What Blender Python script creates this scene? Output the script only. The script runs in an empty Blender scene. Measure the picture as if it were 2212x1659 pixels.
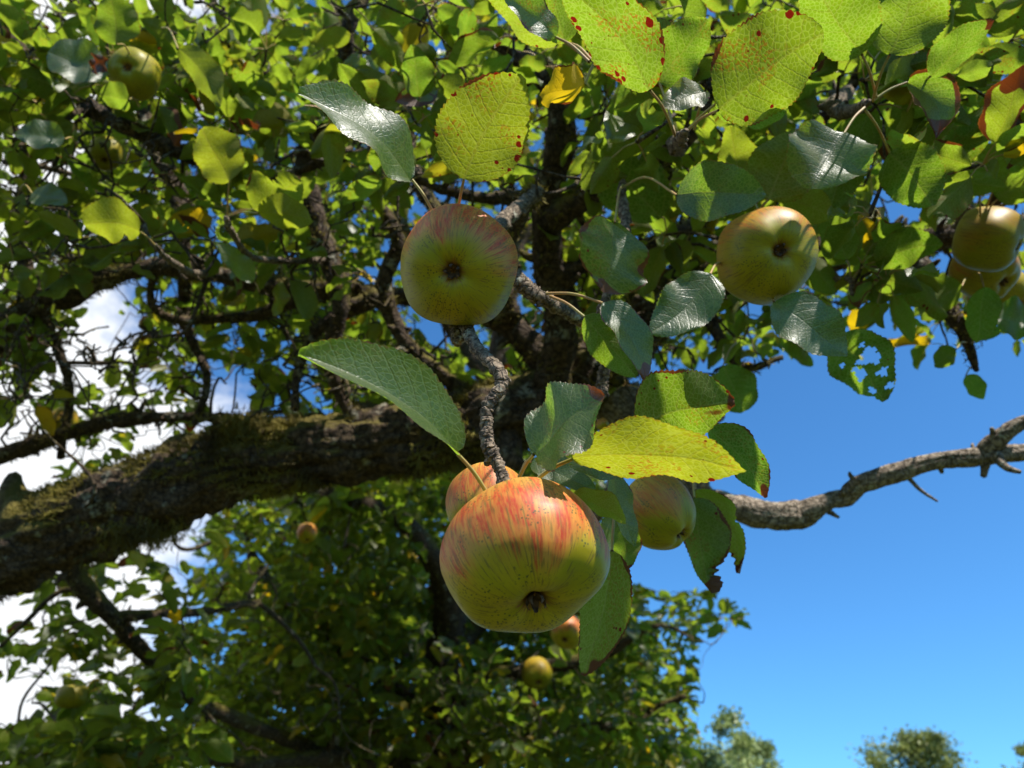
import bpy, math, random
import numpy as np
from mathutils import Vector, noise, Matrix
R = math.radians
SC = bpy.context.scene
COL = SC.collection
rng = np.random.default_rng(11)
random.seed(5)

# ------------------------------------------------------------ camera
PITCH = R(35)
CAM = np.array((0.0, 0.0, 1.55))
RIGHT = np.array((1.0, 0, 0))
FWD = np.array((0, math.cos(PITCH), math.sin(PITCH)))
UP = np.array((0, -math.sin(PITCH), math.cos(PITCH)))
VW = 1.32                      # view width at distance 1
PXW, PXH = 2212.0, 1659.0
cam = bpy.data.cameras.new('camera')
cam.sensor_width = 36.0
cam.lens = 36.0 / VW
cam.clip_start = 0.02
cam.clip_end = 3000
cam.dof.use_dof = True
cam.dof.focus_distance = 0.43
cam.dof.aperture_fstop = 11.5
co = bpy.data.objects.new('camera', cam)
COL.objects.link(co)
co.location = CAM
co.rotation_euler = (PITCH + math.pi / 2, 0, 0)
SC.camera = co

# ------------------------------------------------------------ light
SUN_CAM = np.array((0.40, 0.90, 0.10))     # towards the sun: right, up, forward
sd = SUN_CAM[0] * RIGHT + SUN_CAM[1] * UP + SUN_CAM[2] * FWD
sd = sd / np.linalg.norm(sd)
SUN = sd
sun = bpy.data.lights.new('sun', 'SUN')
sun.energy = 5.0
sun.angle = R(0.53)
sun.color = (1.0, 0.95, 0.86)
so = bpy.data.objects.new('sun', sun)
COL.objects.link(so)
so.rotation_euler = Vector(sd).to_track_quat('Z', 'Y').to_euler()
elev = math.asin(sd[2])
azim = math.atan2(sd[0], sd[1])

W = bpy.data.worlds.new('World')
SC.world = W
W.use_nodes = True
nt = W.node_tree
for n in list(nt.nodes):
    nt.nodes.remove(n)


def N(t, kind, **kw):
    n = t.nodes.new(kind)
    for k, v in kw.items():
        if k.startswith('i_'):
            key = k[2:]
            key = int(key) if key.isdigit() else key.replace('_', ' ')
            n.inputs[key].default_value = v
        else:
            setattr(n, k, v)
    return n


def mth(t, op, a, b=None, c=None, clamp=False):
    n = t.nodes.new('ShaderNodeMath')
    n.operation = op
    n.use_clamp = clamp
    for i, v in enumerate((a, b, c)):
        if v is None:
            continue
        if isinstance(v, (int, float)):
            n.inputs[i].default_value = v
        else:
            t.links.new(v, n.inputs[i])
    return n.outputs[0]


def ramp(t, v, lo, hi, a=0.0, b=1.0):
    n = t.nodes.new('ShaderNodeMapRange')
    n.interpolation_type = 'SMOOTHSTEP'
    n.inputs['From Min'].default_value = lo
    n.inputs['From Max'].default_value = hi
    n.inputs['To Min'].default_value = a
    n.inputs['To Max'].default_value = b
    t.links.new(v, n.inputs['Value'])
    return n.outputs[0]


def mixc(t, f, a, b, mode='MIX'):
    n = t.nodes.new('ShaderNodeMix')
    n.data_type = 'RGBA'
    n.blend_type = mode
    n.clamp_factor = True
    for s, v in ((n.inputs[0], f), (n.inputs[6], a), (n.inputs[7], b)):
        if isinstance(v, (int, float)):
            s.default_value = v
        elif isinstance(v, tuple):
            s.default_value = v if len(v) == 4 else (*v, 1)
        else:
            t.links.new(v, s)
    return n.outputs[2]


def vdot(t, v, d):
    n = t.nodes.new('ShaderNodeVectorMath')
    n.operation = 'DOT_PRODUCT'
    t.links.new(v, n.inputs[0])
    n.inputs[1].default_value = tuple(d)
    return n.outputs['Value']


sky = N(nt, 'ShaderNodeTexSky', sky_type='NISHITA', sun_disc=False)
sky.sun_elevation = elev
sky.sun_rotation = azim
sky.altitude = 300
sky.air_density = 1.0
sky.dust_density = 0.12
sky.ozone_density = 3.5
tc = N(nt, 'ShaderNodeTexCoord')
mp = N(nt, 'ShaderNodeMapping')
mp.inputs['Scale'].default_value = (1, 1, 1.7)
nt.links.new(tc.outputs['Generated'], mp.inputs[0])
n1 = N(nt, 'ShaderNodeTexNoise', i_Scale=3.2, i_Detail=9.0, i_Roughness=0.58, i_Distortion=0.35)
nt.links.new(mp.outputs[0], n1.inputs['Vector'])
# more cloud towards the west
side = vdot(nt, tc.outputs['Generated'], (-1.0, 0.0, 0.0))
cl = mth(nt, 'ADD', mth(nt, 'MULTIPLY', n1.outputs[0], 0.85), mth(nt, 'MULTIPLY', side, 1.25))
rear = vdot(nt, tc.outputs['Generated'], tuple(FWD))
mask = mth(nt, 'MULTIPLY', ramp(nt, cl, 0.80, 0.94), ramp(nt, rear, -0.2, 0.5, 0.15, 1.0))
n2 = N(nt, 'ShaderNodeTexNoise', i_Scale=5.0, i_Detail=6.0)
nt.links.new(mp.outputs[0], n2.inputs['Vector'])
cb = ramp(nt, n2.outputs[0], 0.35, 0.65, 0.86, 1.0)
ccol = mixc(nt, cb, (6.4, 7.0, 7.9), (9.3, 9.5, 9.7))
skyc = mixc(nt, 1.0, sky.outputs[0], (0.66, 1.32, 1.74), 'MULTIPLY')
fin = mixc(nt, mask, skyc, ccol)
bg = N(nt, 'ShaderNodeBackground')
bg.inputs['Strength'].default_value = 0.0725
nt.links.new(fin, bg.inputs[0])
wo = N(nt, 'ShaderNodeOutputWorld')
nt.links.new(bg.outputs[0], wo.inputs[0])

SC.view_settings.view_transform = 'Standard'
SC.view_settings.look = 'None'
SC.view_settings.gamma = 1
SC.view_settings.exposure = 0.82
SC.render.engine = 'CYCLES'
SC.cycles.max_bounces = 8
SC.cycles.diffuse_bounces = 2
SC.cycles.glossy_bounces = 2
SC.cycles.transmission_bounces = 2
SC.cycles.transparent_max_bounces = 6
SC.cycles.caustics_reflective = False
SC.cycles.caustics_refractive = False


# ------------------------------------------------------------ helpers
def at(px, py, d):
    """point at picture position (2212 x 1659) and depth d metres"""
    x = (px - PXW / 2) / PXW * VW * d
    y = -(py - PXH / 2) / PXW * VW * d
    return CAM + x * RIGHT + y * UP + d * FWD


def proj(P):
    q = np.asarray(P) - CAM
    d = q @ FWD
    dd = np.where(np.abs(d) < 1e-4, 1e-4, d)
    return (q @ RIGHT) / dd * PXW / VW + PXW / 2, -(q @ UP) / dd * PXW / VW + PXH / 2, d


def unit(v):
    v = np.asarray(v, float)
    return v / (np.linalg.norm(v) + 1e-12)


def link(name, me, parent=None, **props):
    o = bpy.data.objects.new(name, me)
    COL.objects.link(o)
    if parent is not None:
        o.parent = parent
        if me is not None:
            o.matrix_parent_inverse = parent.matrix_basis.inverted()
    for k, v in props.items():
        o[k] = v
    return o


def thing(name, label, cat, loc=(0, 0, 0), group=None):
    o = bpy.data.objects.new(name, None)
    o.empty_display_size = 0.05
    COL.objects.link(o)
    o.location = loc
    o['label'] = label
    o['category'] = cat
    if group:
        o['group'] = group
    bpy.context.view_layer.update()
    return o


def make_mesh(name, V, F, mats, fm=None, attrs=None, smooth=True):
    """V (n,3), F (m,4) or (m,3) or list of arrays"""
    me = bpy.data.meshes.new(name)
    V = np.asarray(V, np.float32)
    if not isinstance(F, list):
        F = [F]
    F = [np.asarray(f, np.int32) for f in F if len(f)]
    loops = np.concatenate([f.ravel() for f in F])
    sizes = np.concatenate([np.full(len(f), f.shape[1], np.int32) for f in F])
    starts = np.concatenate(([0], np.cumsum(sizes)[:-1])).astype(np.int32)
    me.vertices.add(len(V))
    me.vertices.foreach_set('co', V.ravel())
    me.loops.add(len(loops))
    me.loops.foreach_set('vertex_index', loops)
    me.polygons.add(len(sizes))
    me.polygons.foreach_set('loop_start', starts)
    me.polygons.foreach_set('loop_total', sizes)
    me.update(calc_edges=True)
    for m in mats:
        me.materials.append(m)
    if fm is not None:
        me.polygons.foreach_set('material_index', np.asarray(fm, np.int32))
    me.polygons.foreach_set('use_smooth', np.full(len(sizes), smooth))
    if attrs:
        for k, a in attrs.items():
            a = np.asarray(a, np.float32)
            if a.shape[1] == 3:
                at_ = me.attributes.new(k, 'FLOAT_VECTOR', 'POINT')
                at_.data.foreach_set('vector', a.ravel())
            else:
                at_ = me.attributes.new(k, 'FLOAT_COLOR', 'POINT')
                at_.data.foreach_set('color', a.ravel())
    me.validate()
    return me


# ------------------------------------------------------------ materials
def new_mat(name):
    m = bpy.data.materials.new(name)
    m.use_nodes = True
    t = m.node_tree
    for n in list(t.nodes):
        t.nodes.remove(n)
    out = N(t, 'ShaderNodeOutputMaterial')
    return m, t, out


def leaf_material():
    m, t, out = new_mat('apple_leaf')
    L = t.links
    a = N(t, 'ShaderNodeAttribute', attribute_name='lt')      # t along, s across (-1..1), true lateral
    r = N(t, 'ShaderNodeAttribute', attribute_name='rnd')     # random, rust, yellow, brown(alpha)
    sep = N(t, 'ShaderNodeSeparateXYZ')
    L.new(a.outputs['Vector'], sep.inputs[0])
    tt, ss, la = sep.outputs
    rs = N(t, 'ShaderNodeSeparateColor')
    L.new(r.outputs['Color'], rs.inputs[0])
    rn, rust, yel = rs.outputs[0], rs.outputs[1], rs.outputs[2]
    brown = r.outputs['Alpha']
    geo = N(t, 'ShaderNodeNewGeometry')
    back = geo.outputs['Backfacing']
    abs_s = mth(t, 'ABSOLUTE', ss)
    # coordinates with per leaf offset
    comb = N(t, 'ShaderNodeCombineXYZ')
    L.new(tt, comb.inputs[0])
    L.new(mth(t, 'MULTIPLY', la, 0.35), comb.inputs[1])
    L.new(mth(t, 'MULTIPLY', rn, 37.0), comb.inputs[2])
    uv = comb.outputs[0]
    wob = N(t, 'ShaderNodeTexNoise', i_Scale=5.0, i_Detail=2.0)
    L.new(uv, wob.inputs['Vector'])
    # midrib
    mid = mth(t, 'SUBTRACT', 1.0, ramp(t, mth(t, 'ABSOLUTE', la), 0.012, 0.05))
    # laterals
    ph = mth(t, 'MULTIPLY', mth(t, 'SUBTRACT', mth(t, 'ADD', tt, mth(t, 'MULTIPLY', wob.outputs[0], 0.07)),
                                mth(t, 'MULTIPLY', mth(t, 'POWER', mth(t, 'ABSOLUTE', la), 1.25), 0.26)), 8.5)
    sg = mth(t, 'MULTIPLY', ramp(t, ss, -0.01, 0.01), 0.5)
    fr = mth(t, 'FRACT', mth(t, 'ADD', ph, sg))
    dist = mth(t, 'ABSOLUTE', mth(t, 'SUBTRACT', fr, 0.5))
    lat = mth(t, 'SUBTRACT', 1.0, ramp(t, dist, 0.02, 0.10))
    lat = mth(t, 'MULTIPLY', lat, ramp(t, abs_s, 0.75, 1.0, 1.0, 0.35))
    # net
    vo = N(t, 'ShaderNodeTexVoronoi', feature='DISTANCE_TO_EDGE', i_Scale=27.0)
    vo.voronoi_dimensions = '3D'
    L.new(uv, vo.inputs['Vector'])
    net = mth(t, 'SUBTRACT', 1.0, ramp(t, vo.outputs['Distance'], 0.02, 0.16))
    vein = mth(t, 'MAXIMUM', mid, mth(t, 'MULTIPLY', lat, 0.75))
    veins = mth(t, 'MAXIMUM', vein, mth(t, 'MULTIPLY', net, 0.42))
    # tones
    n1 = N(t, 'ShaderNodeTexNoise', i_Scale=6.0, i_Detail=4.0)
    L.new(uv, n1.inputs['Vector'])
    blot = ramp(t, n1.outputs[0], 0.3, 0.7)
    top = mixc(t, rn, (0.022, 0.044, 0.014), (0.040, 0.068, 0.014))
    top = mixc(t, mth(t, 'MULTIPLY', blot, 0.5), top, (0.050, 0.070, 0.022))
    top = mixc(t, mth(t, 'MULTIPLY', veins, 0.35), top, (0.10, 0.14, 0.04))
    und = mixc(t, rn, (0.052, 0.068, 0.014), (0.080, 0.092, 0.020))
    und = mixc(t, mth(t, 'MULTIPLY', vein, 0.6), und, (0.22, 0.22, 0.08))
    und = mixc(t, mth(t, 'MULTIPLY', net, 0.25), und, (0.16, 0.20, 0.06))
    refl = mixc(t, back, top, und)
    trn = mixc(t, rn, (0.16, 0.34, 0.010), (0.29, 0.44, 0.016))
    trn = mixc(t, mth(t, 'MULTIPLY', blot, 0.35), trn, (0.32, 0.48, 0.008))
    trn = mixc(t, mth(t, 'MULTIPLY', vein, 0.55), trn, (0.24, 0.27, 0.02))
    trn = mixc(t, mth(t, 'MULTIPLY', net, 0.45), trn, (0.52, 0.70, 0.10))
    trn = mixc(t, mth(t, 'MULTIPLY', yel, 0.92), trn, (0.80, 0.52, 0.008))
    refl = mixc(t, mth(t, 'MULTIPLY', yel, 0.7), refl, (0.38, 0.27, 0.03))
    # rust spots
    vs = N(t, 'ShaderNodeTexVoronoi', feature='F1', i_Scale=16.0, i_Randomness=1.0)
    L.new(uv, vs.inputs['Vector'])
    vsep = N(t, 'ShaderNodeSeparateColor')
    L.new(vs.outputs['Color'], vsep.inputs[0])
    thr = mth(t, 'MULTIPLY', mth(t, 'POWER', vsep.outputs[0], 3.0),
              mth(t, 'MULTIPLY', rust, ramp(t, abs_s, 0.3, 1.0, 0.15, 0.75)))
    spot = ramp(t, mth(t, 'SUBTRACT', thr, vs.outputs['Distance']), -0.02, 0.03)
    spot = mth(t, 'MULTIPLY', spot, ramp(t, rust, 0.02, 0.1))
    # fine speckle patch
    n3 = N(t, 'ShaderNodeTexNoise', i_Scale=3.0, i_Detail=1.0)
    L.new(uv, n3.inputs['Vector'])
    n4 = N(t, 'ShaderNodeTexNoise', i_Scale=45.0, i_Detail=2.0)
    L.new(uv, n4.inputs['Vector'])
    pt = mth(t, 'MULTIPLY', ramp(t, n3.outputs[0], 0.52, 0.62), ramp(t, n4.outputs[0], 0.50, 0.60))
    pt = mth(t, 'MULTIPLY', pt, mth(t, 'MULTIPLY', rust, 0.8))
    refl = mixc(t, pt, refl, (0.16, 0.07, 0.02))
    trn = mixc(t, pt, trn, (0.45, 0.13, 0.01))
    refl = mixc(t, spot, refl, (0.11, 0.022, 0.010))
    trn = mixc(t, spot, trn, (0.22, 0.010, 0.004))
    # brown dead margin / tip
    ed = mth(t, 'MAXIMUM', mth(t, 'POWER', abs_s, 3.0), mth(t, 'POWER', tt, 2.5))
    bm = mth(t, 'ADD', mth(t, 'MULTIPLY', ed, 0.55), mth(t, 'MULTIPLY', n3.outputs[0], 0.9))
    bthr = mth(t, 'SUBTRACT', 1.25, mth(t, 'MULTIPLY', brown, 0.62))
    bmask = ramp(t, mth(t, 'SUBTRACT', bm, bthr), 0.0, 0.03)
    refl = mixc(t, bmask, refl, (0.13, 0.060, 0.025))
    trn = mixc(t, bmask, trn, (0.14, 0.030, 0.006))
    # thin red-brown rim
    rim = mth(t, 'MULTIPLY', ramp(t, abs_s, 0.93, 0.99), ramp(t, n4.outputs[0], 0.4, 0.6))
    rim = mth(t, 'MULTIPLY', rim, 0.6)
    refl = mixc(t, rim, refl, (0.16, 0.07, 0.02))
    trn = mixc(t, rim, trn, (0.35, 0.12, 0.01))
    p = N(t, 'ShaderNodeBsdfPrincipled')
    L.new(refl, p.inputs['Base Color'])
    L.new(mth(t, 'ADD', mth(t, 'MULTIPLY', back, 0.26), mth(t, 'ADD', 0.37, mth(t, 'MULTIPLY', blot, 0.12))), p.inputs['Roughness'])
    L.new(mth(t, 'SUBTRACT', 0.80, mth(t, 'MULTIPLY', back, 0.60)), p.inputs['Specular IOR Level'])
    bump = N(t, 'ShaderNodeBump')
    bump.inputs['Strength'].default_value = 0.34
    bump.inputs['Distance'].default_value = 0.0016
    h = mth(t, 'ADD', mth(t, 'MULTIPLY', vein, -0.4), mth(t, 'MULTIPLY', net, -0.16))
    h = mth(t, 'ADD', h, mth(t, 'MULTIPLY', n1.outputs[0], 1.1))
    L.new(h, bump.inputs['Height'])
    L.new(bump.outputs[0], p.inputs['Normal'])
    tr = N(t, 'ShaderNodeBsdfTranslucent')
    L.new(trn, tr.inputs[0])
    L.new(bump.outputs[0], tr.inputs['Normal'])
    mx = N(t, 'ShaderNodeMixShader')
    mx.inputs[0].default_value = 0.46
    L.new(p.outputs[0], mx.inputs[1])
    L.new(tr.outputs[0], mx.inputs[2])
    L.new(mx.outputs[0], out.inputs[0])
    return m


def stalk_material():
    m, t, out = new_mat('leaf_stalk')
    p = N(t, 'ShaderNodeBsdfPrincipled')
    g = N(t, 'ShaderNodeTexCoord')
    n = N(t, 'ShaderNodeTexNoise', i_Scale=90.0, i_Detail=2.0)
    t.links.new(g.outputs['Object'], n.inputs['Vector'])
    c = mixc(t, ramp(t, n.outputs[0], 0.35, 0.65), (0.30, 0.26, 0.07), (0.34, 0.19, 0.06))
    t.links.new(c, p.inputs['Base Color'])
    p.inputs['Roughness'].default_value = 0.55
    p.inputs['Subsurface Weight'].default_value = 0.0
    t.links.new(p.outputs[0], out.inputs[0])
    return m


def bark_material(name, dark, light, lichen, mossy, scale=1.0, stretch=None):
    m, t, out = new_mat(name)
    L = t.links
    g = N(t, 'ShaderNodeTexCoord')
    a = N(t, 'ShaderNodeAttribute', attribute_name='lt')   # along metres, angle*r, rand
    geo = N(t, 'ShaderNodeNewGeometry')
    mp = N(t, 'ShaderNodeMapping')
    mp.inputs['Scale'].default_value = (0.35, 1, 1)
    L.new(a.outputs['Vector'], mp.inputs[0])
    fur = N(t, 'ShaderNodeTexNoise', i_Scale=120.0 * scale, i_Detail=5.0, i_Roughness=0.65)
    L.new(g.outputs['Object'], fur.inputs['Vector'])
    big = N(t, 'ShaderNodeTexNoise', i_Scale=26.0 * scale, i_Detail=4.0, i_Roughness=0.6)
    L.new(g.outputs['Object'], big.inputs['Vector'])
    vor = N(t, 'ShaderNodeTexVoronoi', feature='DISTANCE_TO_EDGE', i_Scale=70.0 * scale)
    L.new(g.outputs['Object'], vor.inputs['Vector'])
    c = mixc(t, ramp(t, fur.outputs[0], 0.35, 0.7), dark, light)
    c = mixc(t, ramp(t, vor.outputs['Distance'], 0.0, 0.08, 0.7, 0.0), c, (dark[0] * .4, dark[1] * .4, dark[2] * .4))
    lm = mth(t, 'MULTIPLY', ramp(t, big.outputs[0], 0.58, 0.66), ramp(t, fur.outputs[0], 0.42, 0.55))
    c = mixc(t, mth(t, 'MULTIPLY', lm, lichen), c, (0.34, 0.34, 0.27))
    nz = N(t, 'ShaderNodeSeparateXYZ')
    L.new(geo.outputs['Normal'], nz.inputs[0])
    b2 = N(t, 'ShaderNodeTexNoise', i_Scale=9.0 * scale, i_Detail=5.0)
    L.new(g.outputs['Object'], b2.inputs['Vector'])
    mm = mth(t, 'ADD', mth(t, 'MULTIPLY', nz.outputs[2], 0.22), b2.outputs[0])
    mm = mth(t, 'MULTIPLY', ramp(t, mm, 0.50, 0.66), mossy)
    mc = mixc(t, fur.outputs[0], (0.040, 0.032, 0.008), (0.18, 0.145, 0.024))
    c = mixc(t, mm, c, mc)
    p = N(t, 'ShaderNodeBsdfPrincipled')
    L.new(c, p.inputs['Base Color'])
    p.inputs['Roughness'].default_value = 0.85
    p.inputs['Specular IOR Level'].default_value = 0.2
    bump = N(t, 'ShaderNodeBump')
    bump.inputs['Strength'].default_value = 0.9
    bump.inputs['Distance'].default_value = 0.004 / scale
    hh = mth(t, 'ADD', fur.outputs[0], mth(t, 'MULTIPLY', ramp(t, vor.outputs['Distance'], 0.0, 0.1), 0.5))
    L.new(hh, bump.inputs['Height'])
    L.new(bump.outputs[0], p.inputs['Normal'])
    L.new(p.outputs[0], out.inputs[0])
    return m


def moss_material():
    m, t, out = new_mat('moss')
    g = N(t, 'ShaderNodeTexCoord')
    n = N(t, 'ShaderNodeTexNoise', i_Scale=14.0, i_Detail=4.0)
    t.links.new(g.outputs['Object'], n.inputs['Vector'])
    c = mixc(t, ramp(t, n.outputs[0], 0.35, 0.65), (0.050, 0.036, 0.014), (0.21, 0.175, 0.028))
    p = N(t, 'ShaderNodeBsdfPrincipled')
    t.links.new(c, p.inputs['Base Color'])
    p.inputs['Roughness'].default_value = 0.9
    tr = N(t, 'ShaderNodeBsdfTranslucent')
    t.links.new(c, tr.inputs[0])
    mx = N(t, 'ShaderNodeMixShader')
    mx.inputs[0].default_value = 0.25
    t.links.new(p.outputs[0], mx.inputs[1])
    t.links.new(tr.outputs[0], mx.inputs[2])
    t.links.new(mx.outputs[0], out.inputs[0])
    return m


def apple_material():
    m, t, out = new_mat('apple_skin')
    L = t.links
    g = N(t, 'ShaderNodeTexCoord')
    oi = N(t, 'ShaderNodeObjectInfo')
    oc = N(t, 'ShaderNodeSeparateColor')
    L.new(oi.outputs['Color'], oc.inputs[0])
    red, ripe, side = oc.outputs[0], oc.outputs[1], oc.outputs[2]
    a = N(t, 'ShaderNodeAttribute', attribute_name='lt')   # cos, sin, v (0 stem .. 1 calyx)
    sp = N(t, 'ShaderNodeSeparateXYZ')
    L.new(a.outputs['Vector'], sp.inputs[0])
    ca, sa, v = sp.outputs
    rr = mth(t, 'MULTIPLY', oi.outputs['Random'], 40.0)

    def coord(k, kv, off=0.0):
        c = N(t, 'ShaderNodeCombineXYZ')
        L.new(mth(t, 'ADD', mth(t, 'MULTIPLY', ca, k), rr), c.inputs[0])
        L.new(mth(t, 'MULTIPLY', sa, k), c.inputs[1])
        L.new(mth(t, 'ADD', mth(t, 'MULTIPLY', v, kv), off), c.inputs[2])
        return c.outputs[0]
    st = N(t, 'ShaderNodeTexNoise', i_Scale=1.0, i_Detail=4.0, i_Roughness=0.6, i_Distortion=0.3)
    L.new(coord(9.0, 6.5), st.inputs['Vector'])
    st2 = N(t, 'ShaderNodeTexNoise', i_Scale=1.0, i_Detail=3.0, i_Roughness=0.6)
    L.new(coord(34.0, 15.0, 3.0), st2.inputs['Vector'])
    lo = N(t, 'ShaderNodeTexNoise', i_Scale=1.0, i_Detail=2.0)
    L.new(coord(1.2, 2.0, 9.0), lo.inputs['Vector'])
    base = mixc(t, ramp(t, lo.outputs[0], 0.35, 0.65), (0.30, 0.245, 0.004), (0.41, 0.310, 0.010))
    base = mixc(t, ripe, (0.20, 0.195, 0.004), base)
    base = mixc(t, ramp(t, v, 0.15, 0.46, 0.9, 0.0), base, (0.74, 0.56, 0.12))  # stem end painted cream, standing in for strong sunlight on top
    # red blush: stem half, streaked
    at2 = N(t, 'ShaderNodeAttribute', attribute_name='rnd')
    e2 = N(t, 'ShaderNodeSeparateColor')
    L.new(at2.outputs['Color'], e2.inputs[0])
    ex = mth(t, 'SUBTRACT', mth(t, 'MULTIPLY', e2.outputs[0], 2.0), 1.0)
    zz = mth(t, 'ADD', mth(t, 'MULTIPLY', ex, 0.55), mth(t, 'MULTIPLY', mth(t, 'SUBTRACT', 0.66, v), 1.3))
    zz = mth(t, 'ADD', zz, mth(t, 'MULTIPLY', mth(t, 'SUBTRACT', lo.outputs[0], 0.5), 1.1))
    zone = mth(t, 'MULTIPLY', ramp(t, zz, -0.05, 0.55), ramp(t, v, 0.22, 0.44, 0.20, 1.0))  # red thinned near the stem, as if washed out by sun glare
    soft = mth(t, 'MULTIPLY', ramp(t, zone, 0.0, 1.0), red)
    base = mixc(t, mth(t, 'MULTIPLY', soft, 0.62), base, (0.60, 0.17, 0.050))
    sm = mth(t, 'ADD', mth(t, 'MULTIPLY', st.outputs[0], 1.0), mth(t, 'MULTIPLY', st2.outputs[0], 0.50))
    sm = mth(t, 'ADD', sm, mth(t, 'MULTIPLY', zone, 0.30))
    sm = ramp(t, sm, 0.84, 1.16)
    sm = mth(t, 'MULTIPLY', mth(t, 'MULTIPLY', sm, mth(t, 'MULTIPLY', red, ramp(t, zone, 0.0, 0.5))), 0.90)
    bk = N(t, 'ShaderNodeTexNoise', i_Scale=1.0, i_Detail=3.0, i_Roughness=0.65)
    L.new(coord(22.0, 22.0, 31.0), bk.inputs['Vector'])
    sm = mth(t, 'MULTIPLY', sm, ramp(t, bk.outputs[0], 0.34, 0.58, 0.40, 1.0))
    base = mixc(t, sm, base, (0.42, 0.026, 0.014))
    # scab blotches and dust
    sb = N(t, 'ShaderNodeTexNoise', i_Scale=1.0, i_Detail=5.0, i_Roughness=0.7)
    L.new(coord(7.0, 8.0, 47.0), sb.inputs['Vector'])
    base = mixc(t, mth(t, 'MULTIPLY', ramp(t, sb.outputs[0], 0.58, 0.68), 0.50), base, (0.16, 0.11, 0.035))
    # russet rays round the eye
    ry = N(t, 'ShaderNodeTexNoise', i_Scale=1.0, i_Detail=3.0, i_Roughness=0.7)
    L.new(coord(13.0, 5.0, 20.0), ry.inputs['Vector'])
    rus = mth(t, 'ADD', ry.outputs[0], ramp(t, v, 0.72, 0.95, -0.25, 0.20))
    rus = ramp(t, rus, 0.50, 0.66)
    base = mixc(t, mth(t, 'MULTIPLY', rus, 0.9), base, (0.24, 0.09, 0.03))
    # specks and soot
    vs = N(t, 'ShaderNodeTexVoronoi', feature='F1', i_Scale=95.0)
    gm = N(t, 'ShaderNodeMapping')
    gm.inputs['Scale'].default_value = (10, 10, 10)
    L.new(g.outputs['Object'], gm.inputs[0])
    L.new(g.outputs['Object'], vs.inputs['Vector'])
    vs.inputs['Scale'].default_value = 520.0
    sk = N(t, 'ShaderNodeTexNoise', i_Scale=45.0, i_Detail=3.0)
    L.new(g.outputs['Object'], sk.inputs['Vector'])
    spk = mth(t, 'MULTIPLY', ramp(t, vs.outputs['Distance'], 0.22, 0.36, 1.0, 0.0), ramp(t, sk.outputs[0], 0.42, 0.58))
    base = mixc(t, mth(t, 'MULTIPLY', spk, 0.85), base, (0.06, 0.07, 0.02))
    ft = N(t, 'ShaderNodeTexNoise', i_Scale=1.0, i_Detail=2.0)
    L.new(coord(30.0, 14.0, 5.0), ft.inputs['Vector'])
    base = mixc(t, mth(t, 'MULTIPLY', ramp(t, ft.outputs[0], 0.54, 0.68), 0.75), base, (0.16, 0.11, 0.02))
    p = N(t, 'ShaderNodeBsdfPrincipled')
    L.new(base, p.inputs['Base Color'])
    p.inputs['Roughness'].default_value = 0.46
    p.inputs['Specular IOR Level'].default_value = 0.27
    p.inputs['Subsurface Weight'].default_value = 0.12
    p.inputs['Subsurface Radius'].default_value = (1.0, 0.5, 0.15)
    p.inputs['Subsurface Scale'].default_value = 0.004
    bump = N(t, 'ShaderNodeBump')
    bump.inputs['Strength'].default_value = 0.25
    bump.inputs['Distance'].default_value = 0.0008
    L.new(sk.outputs[0], bump.inputs['Height'])
    L.new(bump.outputs[0], p.inputs['Normal'])
    L.new(p.outputs[0], out.inputs[0])
    return m


def flat_mat(name, col, rough=0.8, var=0.4, scale=60):
    m, t, out = new_mat(name)
    g = N(t, 'ShaderNodeTexCoord')
    n = N(t, 'ShaderNodeTexNoise', i_Scale=float(scale), i_Detail=4.0)
    t.links.new(g.outputs['Object'], n.inputs['Vector'])
    c = mixc(t, ramp(t, n.outputs[0], 0.3, 0.7), tuple(x * (1 - var) for x in col), tuple(x * (1 + var) for x in col))
    p = N(t, 'ShaderNodeBsdfPrincipled')
    t.links.new(c, p.inputs['Base Color'])
    p.inputs['Roughness'].default_value = rough
    t.links.new(p.outputs[0], out.inputs[0])
    return m


LEAF = leaf_material()
STALK = stalk_material()
BARK = bark_material('mossy_bark', (0.028, 0.018, 0.012), (0.115, 0.078, 0.050), 0.55, 0.85)
TWIG = bark_material('twig_bark', (0.060, 0.044, 0.032), (0.30, 0.225, 0.155), 0.85, 0.10, 2.2)
DARKTWIG = bark_material('dark_twig_bark', (0.030, 0.021, 0.014), (0.14, 0.100, 0.066), 0.75, 0.35, 2.0)  # darker twig bark for the generated twigs
DEAD = bark_material('dead_wood', (0.11, 0.083, 0.062), (0.38, 0.31, 0.245), 0.9, 0.0, 1.3)
MOSS = moss_material()
SKIN = apple_material()
SEPAL = flat_mat('dry_sepal', (0.075, 0.040, 0.022), 0.9, 0.6, 300)
STEM = flat_mat('fruit_stem', (0.17, 0.12, 0.05), 0.7, 0.4, 200)


# ------------------------------------------------------------ tubes
def catmull(P, n):
    P = np.asarray(P, float)
    if len(P) == 2:
        s = np.linspace(0, 1, n)[:, None]
        return P[0] * (1 - s) + P[1] * s
    Q = np.vstack((2 * P[0] - P[1], P, 2 * P[-1] - P[-2]))
    out = []
    m = len(P) - 1
    for k in range(n):
        u = k / (n - 1) * m
        i = min(int(u), m - 1)
        f = u - i
        a, b, c, d = Q[i:i + 4]
        out.append(0.5 * ((2 * b) + (-a + c) * f + (2 * a - 5 * b + 4 * c - d) * f * f + (-a + 3 * b - 3 * c + d) * f ** 3))
    return np.array(out)


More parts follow.
